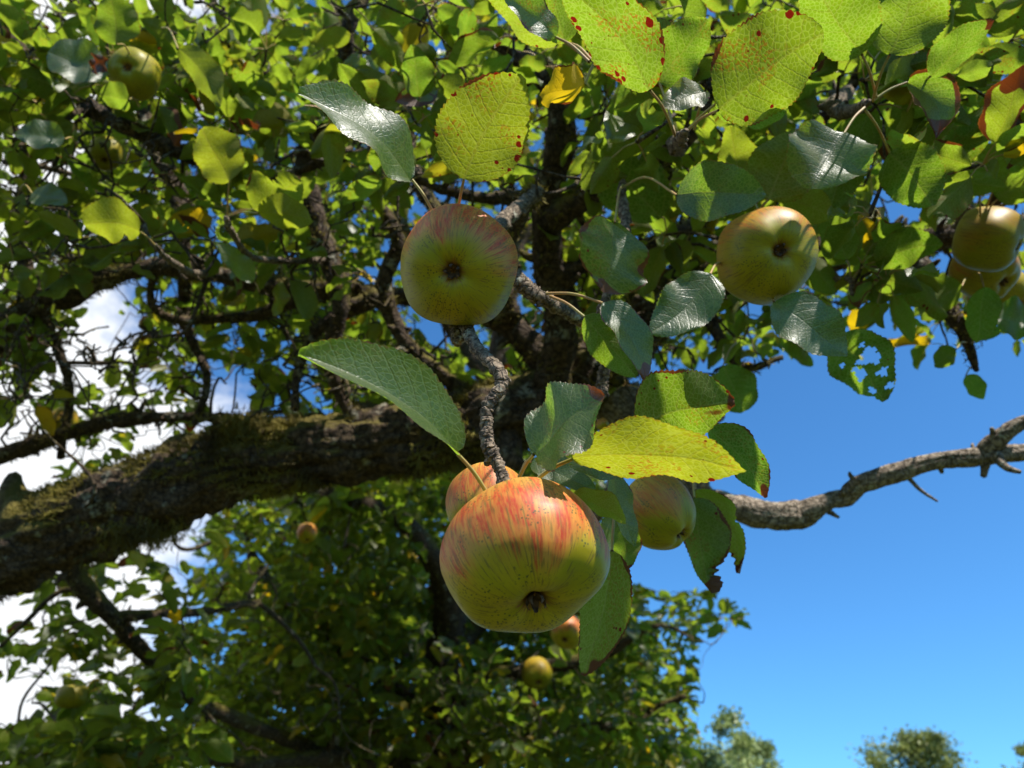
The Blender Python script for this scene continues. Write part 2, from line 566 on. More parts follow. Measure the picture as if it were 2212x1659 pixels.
def tube(P, rad, sides=10, seed=0.0, bump=0.0, bscale=20.0, cap=True, ridge=0.0):
    """P (n,3) centre line, rad (n). returns V,F,attr"""
    n = len(P)
    T = np.gradient(P, axis=0)
    T /= np.linalg.norm(T, axis=1)[:, None] + 1e-12
    u = np.cross(T[0], (0.3, 0.1, 1.0))
    u /= np.linalg.norm(u)
    U = np.empty_like(T)
    for i in range(n):
        u = u - T[i] * (u @ T[i])
        u /= np.linalg.norm(u) + 1e-12
        U[i] = u
    B = np.cross(T, U)
    ang = np.linspace(0, 2 * math.pi, sides, endpoint=False)
    ca, sa = np.cos(ang), np.sin(ang)
    rr = np.repeat(rad[:, None], sides, 1)
    D = U[:, None, :] * ca[None, :, None] + B[:, None, :] * sa[None, :, None]
    V = P[:, None, :] + D * rr[..., None]
    if bump > 0:
        for i in range(n):
            for j in range(sides):
                q = Vector(V[i, j]) * bscale + Vector((seed, 0, seed * 1.7))
                h = noise.noise(q) + 0.5 * noise.noise(q * 2.3) + 0.25 * noise.noise(q * 5.1)
                rr[i, j] *= 1 + bump * h
                if ridge:
                    a_ = ang[j]
                    q = Vector((i * .05 + seed, math.cos(a_) * 3.2, math.sin(a_) * 3.2))
                    q += Vector(noise.noise_vector(Vector(V[i, j]) * 14)) * .35
                    rr[i, j] *= 1 + ridge * (0.35 - abs(noise.noise(q)) * 2.2 - abs(noise.noise(q * 2.7)) * 1.0)
        V = P[:, None, :] + D * rr[..., None]
    V = V.reshape(-1, 3)
    idx = np.arange(n * sides).reshape(n, sides)
    a = idx[:-1]
    b = np.roll(idx, -1, 1)[:-1]
    c = np.roll(idx, -1, 1)[1:]
    d = idx[1:]
    F = np.stack((a, b, c, d), -1).reshape(-1, 4)
    s = np.concatenate(([0], np.cumsum(np.linalg.norm(np.diff(P, axis=0), axis=1))))
    A = np.stack((np.repeat(s, sides), (np.tile(ang, n)) * np.repeat(rad, sides), np.full(n * sides, seed)), -1)
    T3 = []
    if cap:
        V = np.vstack((V, P[0] - T[0] * rad[0] * .3, P[-1] + T[-1] * rad[-1] * .5))
        A = np.vstack((A, (0, 0, seed), (s[-1], 0, seed)))
        k0, k1 = n * sides, n * sides + 1
        for j in range(sides):
            T3.append((idx[0, (j + 1) % sides], idx[0, j], k0))
            T3.append((idx[-1, j], idx[-1, (j + 1) % sides], k1))
    return V, F, np.array(T3, int).reshape(-1, 3), A


class Bag:
    """collects geometry for one mesh"""
    def __init__(s):
        s.V, s.Q, s.T, s.A, s.C = [], [], [], [], []
        s.mq, s.mt = [], []
        s.n = 0

    def add(s, V, Q=None, T=None, A=None, C=None, mat=0):
        V = np.asarray(V, float).reshape(-1, 3)
        if Q is not None and len(Q):
            s.Q.append(np.asarray(Q) + s.n)
            s.mq.append(np.full(len(Q), mat))
        if T is not None and len(T):
            s.T.append(np.asarray(T) + s.n)
            s.mt.append(np.full(len(T), mat))
        s.V.append(V)
        s.A.append(np.zeros((len(V), 3)) if A is None else A)
        s.C.append(np.zeros((len(V), 4)) if C is None else C)
        s.n += len(V)

    def mesh(s, name, mats, smooth=True):
        F, M = [], []
        if s.Q:
            F.append(np.vstack(s.Q)); M.append(np.concatenate(s.mq))
        if s.T:
            F.append(np.vstack(s.T)); M.append(np.concatenate(s.mt))
        return make_mesh(name, np.vstack(s.V), F, mats, np.concatenate(M),
                         {'lt': np.vstack(s.A), 'rnd': np.vstack(s.C)}, smooth)


def fuzz(bag, V, Nrm, count, lo, hi, mat=1, thresh=None, bscale=9.0, width=0.12):
    """short moss blades on random surface points"""
    k = rng.integers(0, len(V), count)
    P = V[k] + rng.normal(0, 0.0015, (count, 3))
    if thresh is not None:
        keep = np.array([noise.noise(Vector(p) * bscale) > thresh for p in P])
        P, k = P[keep], k[keep]
    c = len(P)
    if not c:
        return
    D = Nrm[k] + rng.normal(0, 0.55, (c, 3))
    D /= np.linalg.norm(D, axis=1)[:, None]
    L = rng.uniform(lo, hi, c)[:, None]
    S = np.cross(D, rng.normal(0, 1, (c, 3)))
    S /= np.linalg.norm(S, axis=1)[:, None]
    w = L * width
    a = P - S * w - D * 0.001
    b = P + S * w - D * 0.001
    m = P + D * L * 0.55 + rng.normal(0, 1, (c, 3)) * L * .12
    tip = P + D * L + rng.normal(0, 1, (c, 3)) * L * .25
    VV = np.stack((a, b, m + S * w * .8, m - S * w * .8, tip), 1).reshape(-1, 3)
    i = np.arange(c)[:, None] * 5
    bag.add(VV, i + np.array([[0, 1, 2, 3]]), i + np.array([[3, 2, 4]]), mat=mat)


# ------------------------------------------------------------ leaves
SHAPE = (0.54, 0.80)


def outline(t, a=SHAPE[0], b=SHAPE[1]):
    f = np.power(np.clip(t, 0, 1), a) * np.power(np.clip(1 - t, 0, 1), b)
    k = a / (a + b)
    return f / (k ** a * (1 - k) ** b)


def leaf_geo(base, mid, tip, wv, hw, nu=9, nv=4, fold=18, serr=0.0, teeth=20, wave=0.1, curl=0.0,
             cup=0.0, seed=0.0, bites=(), a=None, b=None, holes=(), skew=0.0, tipcurl=0.0):
    """wv: unit vector across; top side normal = wv x axis"""
    t = np.linspace(0, 1, nu)
    t = t * 0.985 + 0.004
    base, mid, tip, wv = map(np.asarray, (base, mid, tip, wv))
    C = ((1 - t) ** 2)[:, None] * base + (2 * t * (1 - t))[:, None] * mid + (t ** 2)[:, None] * tip
    T = np.gradient(C, axis=0)
    T /= np.linalg.norm(T, axis=1)[:, None] + 1e-12
    Wd = wv - T * (T @ wv)[:, None]
    Wd /= np.linalg.norm(Wd, axis=1)[:, None] + 1e-12
    Nn = np.cross(Wd, T)
    f = outline(t, a or SHAPE[0], b or SHAPE[1])
    f = np.maximum(f, 0.015)
    s = np.linspace(-1, 1, 2 * nv + 1)
    phi = R(fold)
    L = np.linalg.norm(tip - base)
    if serr > 0:
        ph = (t * teeth) % 1.0
        saw = ph - 0.5
    V = np.empty((nu, len(s), 3))
    for j, sj in enumerate(s):
        asj = abs(sj)
        e = f.copy()
        if serr > 0:
            e = e + (asj ** 6) * serr * saw * (1 if sj > 0 else 1)
        for (tb, sb, rb) in bites:
            if sj * sb > 0:
                q = np.exp(-((t - tb) / rb) ** 2)
                e = e * (1 - abs(sb) * q * (1 + 0.25 * np.sin(t * 90 + seed)))
        lx = sj * hw * e * math.cos(phi) * (1 + skew * sj)
        lift = asj * hw * e * math.sin(phi) + cup * hw * (sj * e) ** 2
        lift = lift + wave * hw * (asj ** 1.5) * np.sin(t * 13 + seed * 5 + (2.2 if sj > 0 else 0)) * f
        lift = lift + wave * 0.4 * hw * np.sin(t * 7 + seed * 3 + sj * 2)
        tc_ = curl * asj ** 3 * hw
        lift = lift + tc_
        V[:, j] = C + Wd * lx[:, None] + Nn * lift[:, None]
    if tipcurl:
        q = np.clip((t - 0.8) / 0.2, 0, 1) ** 2
        V += (Nn * (q * tipcurl * L)[:, None])[:, None, :]
    m = len(s)
    idx = np.arange(nu * m).reshape(nu, m)
    # winding so that the front face normal = Wd x T
    F = np.stack((idx[:-1, :-1], idx[:-1, 1:], idx[1:, 1:], idx[1:, :-1]), -1)
    if holes:
        tc2 = (t[:-1] + t[1:]) / 2
        sc2 = (s[:-1] + s[1:]) / 2
        TT, S2 = np.meshgrid(tc2, sc2, indexing='ij')
        fm_ = outline(TT)
        keep = np.ones(TT.shape, bool)
        for (th, sh, rt, rs) in holes:
            ang = np.arctan2((S2 * fm_ - sh) / rs, (TT - th) / rt)
            rad = np.hypot((TT - th) / rt, (S2 * fm_ - sh) / rs)
            keep &= rad > 1 + 0.22 * np.sin(ang * 3 + th * 30) + 0.12 * np.sin(ang * 7)
        F = F[keep]
    F = F.reshape(-1, 4)
    TT, S2 = np.meshgrid(t, s, indexing='ij')
    A = np.stack((TT, S2, S2 * np.repeat(f[:, None], m, 1)), -1).reshape(-1, 3)
    return V.reshape(-1, 3), F, A


def leaf_col(n, rn, rust, yel, brown):
    return np.tile(np.array((rn, rust, yel, brown), float), (n, 1))


# ------------------------------------------------------------ the two trees
TREE = thing('apple_tree', 'old mossy apple tree with thick bough and laden leafy branches close overhead',
             'tree', (-1.35, 1.25, 0))
TREE2 = thing('apple_tree', 'second apple tree with dense dark foliage behind and below the mossy bough',
              'tree', (0.1, 3.6, 0))

skel = {1: [], 2: []}      # nodes for twig growth: (pos, radius)


def branch(pts, tree=1, name='branch', mat=None, sides=14, bump=0.16, moss=0.0, mat2=None, fz=(0.004, 0.010), step=None, label=None, knob=0, bscale=None, mth_=-0.05, skl=True, ridge=0.0):
    P = np.array([at(p[0], p[1], p[2]) for p in pts])
    r = np.array([p[3] * p[2] * VW / PXW for p in pts])
    L = np.linalg.norm(np.diff(P, axis=0), axis=1).sum()
    rm = r.mean()
    n = int(max(12, min(260, L / (step or rm * 0.45))))
    C = catmull(P, n)
    rr = np.interp(np.linspace(0, len(r) - 1, n), np.arange(len(r)), r)
    # natural wander
    sd_ = random.random() * 100
    for i in range(n):
        q = Vector(C[i]) * (0.35 / rm) * 0.25 + Vector((sd_, 0, 0))
        C[i] += np.array(noise.noise_vector(q)) * rm * 0.55
        rr[i] *= 1 + 0.22 * noise.noise(q * 2.5)
    V, F, T3, A = tube(C, rr, sides, sd_, bump, bscale or 0.55 / rm, ridge=ridge)
    bag = Bag()
    bag.add(V, F, T3, A)
    # side knobs / spurs
    for k in range(knob):
        i = random.randrange(2, n - 2)
        d = unit(np.random.default_rng(int(sd_ * 1000) + k).normal(0, 1, 3))
        tan = unit(C[min(i + 1, n - 1)] - C[i - 1])
        d = unit(d - tan * (d @ tan) * 0.7)
        ln = rr[i] * random.uniform(0.7, 1.5)
        q = np.array([C[i] + d * rr[i] * .3, C[i] + d * (rr[i] + ln * .4), C[i] + d * (rr[i] + ln * .8) + tan * ln * .2])
        qq = catmull(q, 6)
        v, f, t3, a_ = tube(qq, np.linspace(rr[i] * .42, rr[i] * .14, 6) * random.uniform(.7, 1.2), 7, sd_ + k, 0.2, 1.2 / rm)
        bag.add(v, f, t3, a_)
    mats = [mat or BARK, MOSS]
    if moss:
        cen = np.repeat(C, sides, 0)
        nv = V[:len(cen)] - cen
        nv /= np.linalg.norm(nv, axis=1)[:, None] + 1e-12
        area = 2 * math.pi * rm * L
        fuzz(bag, V[:len(cen)], nv, int(min(60000, area * moss)), fz[0], fz[1], 1, mth_, 0.3 / rm if rm > .02 else 18)
    me = bag.mesh(name, mats)
    o = link(name, me, TREE if tree == 1 else TREE2)
    if label:
        o['label'] = label
    if skl:
        for i in range(0, n, max(1, n // 40)):
            skel[tree].append((C[i], rr[i]))
    return o, C, rr


# main mossy bough, in from the trunk at the left
bough_pts = [(-900, 2600, 1.9, 120), (-650, 1800, 1.62, 110), (-250, 1330, 1.45, 92), (0, 1175, 1.36, 82), (180, 1108, 1.33, 82), (330, 1054, 1.30, 76),
             (480, 1004, 1.29, 72), (620, 982, 1.28, 74), (760, 962, 1.27, 80), (920, 945, 1.25, 78),
             (1080, 905, 1.24, 74), (1210, 850, 1.26, 68), (1340, 750, 1.32, 58), (1450, 640, 1.38, 46), (1560, 575, 1.42, 38)]
bough, bc, br = branch(bough_pts, name='bough', sides=72, bump=0.30, step=0.008, bscale=19, knob=10, ridge=.13,
                       label='thick dark moss-covered bough')
# loose moss on the bough: a part of the bough
mb = Bag()
cen = np.repeat(bc, 24, 0)
aa = np.tile(np.linspace(0, 2 * math.pi, 24, endpoint=False), len(bc))
Tn = np.gradient(bc, axis=0); Tn /= np.linalg.norm(Tn, axis=1)[:, None]
Ux = np.cross(Tn, (0, 0, 1.0)); Ux /= np.linalg.norm(Ux, axis=1)[:, None]
Bx = np.cross(Tn, Ux)
nn = np.repeat(Ux, 24, 0) * np.cos(aa)[:, None] + np.repeat(Bx, 24, 0) * np.sin(aa)[:, None]
vv = cen + nn * np.repeat(br, 24)[:, None] * 1.0
fuzz(mb, vv, nn, 60000, 0.006, 0.017, 0, -0.02, 7.0, 0.07)
# hanging moss tuft
hp = at(300, 1140, 1.28)
tv = hp + rng.normal(0, 1, (900, 3)) * np.array((0.030, 0.018, 0.012))
fuzz(mb, tv, np.tile(-UP * 1.0, (900, 1)), 3500, 0.008, 0.020, 0, None, 1, 0.05)
hp = at(515, 940, 1.25)
tv = hp + rng.normal(0, 1, (500, 3)) * np.array((0.022, 0.016, 0.012))
fuzz(mb, tv, np.tile(UP * 1.0, (500, 1)), 3500, 0.006, 0.016, 0, None, 1, 0.08)
link('moss', mb.mesh('moss', [MOSS], False), bough, kind='stuff')
# trunk down to the ground
tp = at(-900, 2600, 1.9)
trunk_pts = np.array([tp + (0, 0, 0.03), tp + (-0.08, 0.03, -0.25), (tp[0] - .18, tp[1] + .06, 0.25), (tp[0] - .2, tp[1] + .07, -0.15)])
tc3 = catmull(trunk_pts, 50)
v, f, t3, a_ = tube(tc3, np.interp(np.linspace(0, 1, 50), (0, .4, .85, 1), (.15, .17, .21, .30)), 40, 3.3, 0.2, 9)
bg_ = Bag(); bg_.add(v, f, t3, a_)
link('trunk', bg_.mesh('trunk', [BARK]), TREE)

BR = dict(moss=26000, bump=0.28)
mossy = [
    # dark curved branch left
    [(-300, 900, 1.5, 36), (-60, 745, 1.45, 30), (80, 668, 1.40, 27), (200, 605, 1.38, 24), (330, 575, 1.36, 20), (470, 590, 1.36, 19), (640, 625, 1.34, 23), (800, 645, 1.32, 24), (960, 660, 1.30, 22), (1100, 700, 1.28, 26), (1190, 800, 1.26, 34)],
    # upper left diagonal
    [(-260, -60, 1.3, 26), (-60, 30, 1.25, 22), (70, 140, 1.2, 20), (200, 235, 1.16, 19), (330, 300, 1.15, 17), (450, 360, 1.2, 14), (560, 400, 1.25, 11), (680, 520, 1.3, 16), (760, 630, 1.32, 20)],
    # mossy upright from the bough
    [(1190, 830, 1.22, 44), (1215, 700, 1.18, 36), (1190, 560, 1.14, 34), (1185, 430, 1.10, 34), (1205, 300, 1.06, 32), (1190, 190, 1.05, 26), (1090, 100, 1.08, 22), (1000, 40, 1.12, 18), (960, -120, 1.2, 15)],
    # right upper mossy with spurs
    [(1190, 470, 1.10, 30), (1290, 405, 1.0, 24), (1390, 365, 0.92, 22), (1460, 320, .84, 22), (1510, 250, .82, 18), (1530, 160, .84, 15), (1500, 60, .9, 12), (1480, -90, 1.0, 10)],
    # right horizontal behind the right apple
    [(1380, 700, 1.32, 46), (1520, 620, 1.28, 42), (1640, 575, 1.24, 38), (1800, 548, 1.20, 34), (1950, 528, 1.18, 28), (2080, 505, 1.16, 24), (2260, 470, 1.15, 20), (2420, 400, 1.2, 15)],
    # centre dark mass
    [(1100, 690, 1.26, 26), (1080, 600, 1.2, 22), (1095, 520, 1.0, 17), (1140, 435, .86, 18), (1165, 415, .84, 12)],
    [(760, 900, 1.26, 14), (720, 780, 1.24, 16), (740, 640, 1.24, 20), (690, 480, 1.26, 24), (660, 330, 1.26, 20), (740, 200, 1.2, 18), (755, 60, 1.16, 16), (820, -80, 1.2, 15)],
    [(420, 920, 1.36, 7), (450, 820, 1.4, 8), (400, 700, 1.45, 12), (400, 560, 1.4, 16), (385, 420, 1.42, 20), (330, 300, 1.45, 16), (280, 120, 1.5, 14), (200, -60, 1.5, 12)],
    # curl hanging at left
    [(345, 575, 1.36, 9), (325, 610, 1.36, 9), (330, 660, 1.37, 9), (380, 690, 1.38, 9), (450, 690, 1.4, 11), (560, 680, 1.4, 16), (660, 640, 1.36, 18)],
    # left lower horizontal with lichen
    [(-200, 1060, 1.6, 22), (0, 985, 1.58, 19), (120, 945, 1.55, 17), (250, 915, 1.52, 15), (370, 900, 1.5, 13), (480, 905, 1.48, 10), (600, 915, 1.35, 8)],
    [(130, 990, 1.6, 9), (150, 850, 1.62, 10), (120, 740, 1.6, 11), (60, 600, 1.6, 14), (40, 480, 1.6, 13), (60, 300, 1.6, 10)],
    [(1190, 600, 1.14, 20), (1280, 560, 1.15, 18), (1420, 520, 1.15, 16), (1560, 440, 1.2, 14), (1700, 330, 1.15, 14), (1830, 200, 1.1, 12), (1880, 60, 1.1, 11), (1900, -80, 1.1, 10)],
    [(1960, 530, 1.18, 16), (2010, 600, 1.1, 16), (2060, 680, 1.06, 17), (2090, 740, 1.04, 13), (2110, 800, 1.04, 7)],
    [(2090, 500, 1.1, 15), (2160, 420, 1.0, 12), (2190, 300, 1.0, 9), (2240, 160, 1.0, 8)],
    [(960, 660, 1.3, 22), (980, 520, 1.3, 18), (900, 380, 1.35, 16), (880, 240, 1.4, 14), (900, 80, 1.4, 12), (860, -120, 1.4, 12)],
    [(560, 400, 1.25, 10), (700, 350, 1.15, 9), (830, 330, 1.1, 10), (930, 400, 1.1, 9), (1060, 430, 1.12, 14), (1190, 420, 1.1, 20)],
    [(1480, 610, 1.3, 24), (1540, 700, 1.25, 14), (1600, 790, 1.15, 9), (1690, 770, 1.15, 5)],
    [(640, 890, 1.28, 9), (650, 780, 1.3, 10), (700, 700, 1.3, 13), (820, 640, 1.3, 20)],
    [(1000, 850, 1.24, 22), (900, 760, 1.2, 14), (850, 690, 1.2, 17), (830, 600, 1.2, 20), (860, 520, 1.2, 14), (800, 420, 1.2, 12)],
]
for i, b in enumerate(mossy):
    branch(b, sides=18, knob=14, **BR)
# bare dead branch at the right
dead, dc, dr = branch([(1330, 870, 1.30, 62), (1420, 960, 1.24, 56), (1500, 1060, 1.17, 32), (1570, 1092, 1.13, 31), (1650, 1112, 1.11, 31), (1722, 1112, 1.10, 32), (1752, 1100, 1.09, 24), (1790, 1082, 1.09, 20), (1825, 1074, 1.09, 21),
                       (1860, 1046, 1.08, 20), (1940, 1020, 1.07, 21), (2030, 992, 1.06, 18), (2110, 985, 1.05, 21), (2180, 978, 1.04, 19), (2300, 965, 1.03, 17), (2500, 930, 1.0, 14), (2720, 900, .97, 9), (2900, 850, .95, 3)],
                      mat=DEAD, sides=36, bump=0.17, knob=9, ridge=.10, step=0.006, bscale=40, label='bare grey dead branch', skl=False)


def spur(pts, parent, name='twig', mat=None, sides=8, tree=None, bump=0.18):
    P = np.array([at(*p[:3]) for p in pts])
    r = np.array([p[3] * p[2] * VW / PXW for p in pts])
    n = max(8, len(pts) * 6)
    C = catmull(P, n)
    rr = np.interp(np.linspace(0, len(r) - 1, n), np.arange(len(r)), r)
    v, f, t3, a_ = tube(C, rr, sides, random.random() * 50, bump, 0.7 / rr.mean())
    b = Bag(); b.add(v, f, t3, a_)
    return link(name, b.mesh(name, [mat or DEAD]), parent)


for p in ([(2115, 985, 1.05, 18), (2150, 955, 1.04, 22), (2180, 930, 1.03, 17), (2230, 905, 1.02, 14), (2320, 880, 1.0, 10)],
          [(2150, 955, 1.04, 9), (2142, 925, 1.03, 4)], [(2150, 985, 1.03, 13), (2175, 1010, 1.01, 8), (2205, 1020, 1.0, 4)],
          [(2130, 1000, 1.04, 10), (2125, 1030, 1.04, 6)], [(1965, 1035, 1.07, 5), (1990, 1060, 1.07, 4), (2025, 1083, 1.07, 2.5)],
          [(1858, 1060, 1.08, 6), (1856, 1035, 1.07, 4)], [(1548, 1085, 1.12, 16), (1522, 1050, 1.10, 8), (1516, 1040, 1.1, 4)],
          [(2030, 1005, 1.06, 7), (2035, 1022, 1.06, 4)], [(1790, 1105, 1.09, 7), (1812, 1118, 1.09, 3)]):
    spur(p, dead, 'stub', sides=9)

# twig bearing the big apple, and the near twigs
near_twigs = [
    [(1010, 640, .54, 9), (1000, 690, .52, 13), (1010, 715, .50, 14), (1035, 760, .47, 14), (1080, 805, .44, 14.5), (1082, 835, .43, 13), (1052, 880, .425, 14), (1050, 930, .42, 14), (1060, 975, .415, 16), (1078, 1015, .41, 13), (1092, 1055, .40, 15), (1100, 1078, .395, 12)],
    [(1010, 640, .54, 9), (985, 712, .51, 11), (985, 735, .505, 12), (1000, 728, .50, 8)],
    [(1165, 415, .84, 14), (1120, 450, .78, 16), (1075, 490, .68, 15), (1030, 560, .58, 12), (1010, 640, .54, 10)],
    [(1030, 560, .60, 12), (1100, 590, .58, 16), (1140, 625, .57, 18), (1180, 650, .57, 15), (1230, 680, .60, 13), (1280, 710, .62, 15), (1310, 770, .62, 12), (1300, 830, .62, 13), (1300, 850, .61, 10)],
    [(1285, 715, .62, 9), (1310, 640, .64, 10), (1350, 500, .70, 12), (1345, 430, .74, 10), (1345, 395, .78, 8)],
    [(1460, 320, .84, 20), (1465, 305, .60, 13), (1480, 285, .52, 8)],
    [(1530, 160, .84, 14), (1400, 120, .7, 11), (1320, 125, .58, 8), (1285, 135, .52, 7)],
    [(1830, 200, 1.1, 16), (1800, 230, .85, 17), (1830, 240, .72, 13), (1875, 222, .62, 8)],
    [(1720, 600, 1.2, 14), (1700, 500, .9, 10), (1660, 460, .68, 8)],
    [(1640, 600, 1.2, 14), (1580, 520, .9, 9), (1640, 455, .68, 6)],
    [(470, 590, 1.3, 10), (420, 590, 1.0, 7), (370, 565, .88, 7), (335, 530, .84, 4)],
    [(700, 560, 1.25, 10), (560, 560, 1.0, 6), (500, 500, .88, 7), (488, 468, .86, 6)],
    [(1280, 1130, 0.9, 9), (1320, 1080, .72, 9), (1330, 1040, .66, 8), (1370, 1010, .62, 6)],
    [(1390, 900, 1.2, 16), (1340, 1000, .95, 12), (1280, 1130, .9, 9), (1200, 1100, .75, 8), (1100, 1060, .66, 6)],
    [(2080, 510, 1.15, 15), (2085, 450, 1.0, 12), (2110, 470, .96, 9), (2125, 478, .9, 7)],
    [(1720, 560, 1.2, 12), (1800, 600, .95, 8), (1835, 602, .85, 6), (1840, 640, .82, 4)],
    [(1835, 602, .85, 6), (1900, 640, .9, 5), (1990, 640, .95, 4)],
    [(1560, 900, 1.2, 8), (1480, 960, .9, 8), (1500, 1050, .68, 6)],
]
tw_parts = 0
for p in near_twigs:
    P = np.array([at(*q[:3]) for q in p])
    r = np.array([q[3] * q[2] * VW / PXW for q in p])
    n = len(p) * 16
    C = catmull(P, n)
    rr = np.interp(np.linspace(0, len(r) - 1, n), np.arange(len(r)), r)
    sdd = random.random() * 50
    # ring scars and swellings
    s = np.cumsum(np.concatenate(([0], np.linalg.norm(np.diff(C, axis=0), axis=1))))
    for i in range(n):
        rr[i] *= 1 + 0.20 * noise.noise(Vector((s[i] * 260, sdd, 0))) + 0.10 * math.sin(s[i] * 2600 + 3 * noise.noise(Vector((s[i] * 90, 1, sdd))))
        C[i] += np.array(noise.noise_vector(Vector((s[i] * 70, sdd, 3)))) * rr[i] * .35
    v, f, t3, a_ = tube(C, rr, 14, sdd, 0.28, 420)
    b = Bag(); b.add(v, f, t3, a_)
    for k in range(9):
        i = random.randrange(4, n - 4)
        d = unit(rng.normal(0, 1, 3))
        qq = catmull(np.array([C[i], C[i] + d * rr[i] * 1.3, C[i] + d * rr[i] * 1.75]), 5)
        v, f, t3, a_ = tube(qq, rr[i] * np.array((.6, .55, .5, .38, .15)), 7, k, 0.25, 500)
        b.add(v, f, t3, a_)
    link('twig', b.mesh('twig', [TWIG]), TREE)
    tw_parts += 1
    for i in range(0, n, 8):
        if C[i] @ FWD > CAM @ FWD + 0.75:
            skel[1].append((C[i], rr[i]))

# second tree limbs
t2 = [
    [(1000, 2300, 3.2, 75), (985, 1900, 3.15, 60), (965, 1600, 3.05, 46), (955, 1420, 3.0, 40), (965, 1300, 2.9, 32), (925, 1200, 2.8, 24), (860, 1125, 2.7, 20), (760, 1070, 2.6, 17), (650, 1040, 2.6, 14)],
    [(120, 1180, 1.75, 20), (180, 1270, 1.8, 21), (240, 1335, 1.85, 19), (310, 1425, 1.95, 17), (400, 1500, 2.1, 15), (520, 1560, 2.4, 14), (760, 1640, 2.8, 16), (965, 1680, 3.1, 30)],
    [(955, 1500, 3.0, 26), (1120, 1450, 2.8, 16), (1290, 1420, 2.7, 12), (1420, 1355, 2.6, 5), (1500, 1375, 2.6, 1.5)],
    [(965, 1650, 3.1, 30), (1150, 1600, 3.0, 18), (1330, 1560, 2.9, 12), (1480, 1500, 2.8, 7)],
    [(960, 1560, 3.05, 30), (800, 1440, 3.0, 18), (660, 1350, 3.1, 14), (560, 1230, 3.2, 11), (520, 1130, 3.2, 7)],
    [(980, 1750, 3.1, 34), (760, 1650, 2.7, 20), (520, 1640, 2.4, 14), (250, 1600, 2.2, 9), (40, 1560, 2.0, 5)],
    [(240, 1335, 1.85, 12), (340, 1325, 1.9, 11), (440, 1318, 2.0, 9), (560, 1300, 2.2, 7)],
    [(215, 1308, 1.83, 8), (140, 1275, 1.8, 6), (60, 1340, 1.75, 5), (0, 1400, 1.7, 4)],
    [(955, 1430, 3.0, 36), (1010, 1150, 3.1, 30), (1060, 850, 3.2, 26), (1120, 520, 3.3, 24), (1240, 180, 3.4, 20), (1400, -250, 3.5, 16), (1500, -700, 3.6, 10)],
    [(1060, 850, 3.2, 20), (920, 600, 3.1, 14), (820, 350, 3.1, 11), (700, 50, 3.2, 9), (680, -300, 3.2, 6)],
    [(1120, 520, 3.3, 18), (1400, 300, 3.5, 13), (1750, 120, 3.7, 10), (2150, -50, 3.8, 6)],
    [(1240, 180, 3.4, 16), (1620, -250, 3.6, 12), (2100, -600, 3.8, 7)],
    [(955, 1440, 3.0, 24), (1060, 1330, 3.3, 14), (1180, 1300, 3.6, 10), (1300, 1290, 3.8, 6)],
]
for i, b in enumerate(t2):
    branch(b, tree=2, name='trunk' if i == 0 else 'branch', sides=12, knob=8, bump=0.2, moss=3500, fz=(.006, .014))

# ------------------------------------------------------------ twigs and leaf clusters
G1 = ["9999999999999999999998",
      "9999999999999999999997",
      "9999999999999999999995",
      "9999999999999999999996",
      "9999999999999999998668",
      "8889889988888888988888",
      "7614677778877789887679",
      "6504566666666777651124",
      "5435555555555532000000",
      "4443321223322210000000",
      "2211000000000000000000",
      "0001110000000000000000"]
G2 = [(9, "0000000000000000000000"),
      (10, "0000357777777000000000"),
      (11, "0000268999997000000000"),
      (12, "1111347888888000000000"),
      (13, "1212278999999632000000"),
      (14, "1212479999999930000000"),
      (15, "0213689999999930000000"),
      (16, "4576899999999940000000")]
G2 = {a: b for a, b in G2}
CW, CH = PXW / 22, PXH / 17


def dens1(px, py):
    if 0 <= px < PXW and 0 <= py < PXH:
        r_, c_ = int(py / CH), int(px / CW)
        return int(G1[r_][c_]) / 9 if r_ < len(G1) else 0
    if py < 0:
        return 0.42 if px < PXW + 200 else 0.3
    if px < 0:
        return 0.5 if py < 900 else 0.1
    if px >= PXW:
        return 0.6 if py < 480 else 0
    return 0


def dens2(px, py):
    if 0 <= px < PXW and 0 <= py < PXH:
        r_, c_ = int(py / CH), int(px / CW)
        return int(G2[r_][c_]) / 9 if r_ in G2 else 0
    if py >= PXH:
        return 0.7 if px < 1650 else 0
    if px < 0:
        return 0.4 if py > 1300 else 0
    return 0


# places kept clear in front of fruit and big leaves: x, y, radius, only nearer than this depth
CLEAR = [(1200, 300, 50, 1.0, 1), (1195, 430, 50, 1.0, 1), (1205, 580, 50, 1.1, 1), (1215, 700, 45, 1.1, 1),
         (990, 578, 170, 3.0, .62), (1135, 1205, 215, 3, .6), (1657, 550, 125, .9, .9), (2135, 545, 110, 1.0, 1), (1425, 1110, 110, 1.2, 1),
         (290, 158, 60, 1.05, 1), (230, 332, 42, 1.35, 1), (1225, 1365, 40, 2.1, 1), (1160, 1452, 40, 2.9, 1),
         (155, 1505, 40, 1.9, 1), (1058, 275, 110, .8, 1), (765, 290, 130, .8, 1), (1670, 130, 130, .75, 1), (830, 860, 190, .8, 1), (1400, 970, 220, .9, 1),
         (1330, 1000, 90, 1.0, 1), (1540, 1180, 90, 1.3, 1), (1310, 1330, 70, 1.0, 1), (1050, 900, 60, .9, 1), (1130, 660, 110, .85, 1), (1225, 215, 80, .9, 1), (1310, 560, 90, .9, 1),
         (1870, 790, 90, 1.0, 1), (1815, 320, 100, .85, 1), (1555, 430, 120, .85, 1), (1470, 665, 90, .85, 1), (1750, 700, 100, .85, 1),
         (230, 655, 62, 2.2, 1), (150, 790, 40, 2.2, 1), (490, 850, 50, 2.2, 1), (2130, 830, 60, 3, 1), (365, 1150, 60, 3, 1),
         (690, 360, 70, .7, 1), (1960, 445, 45, 3, 1), (1055, 770, 35, 3, 1)]
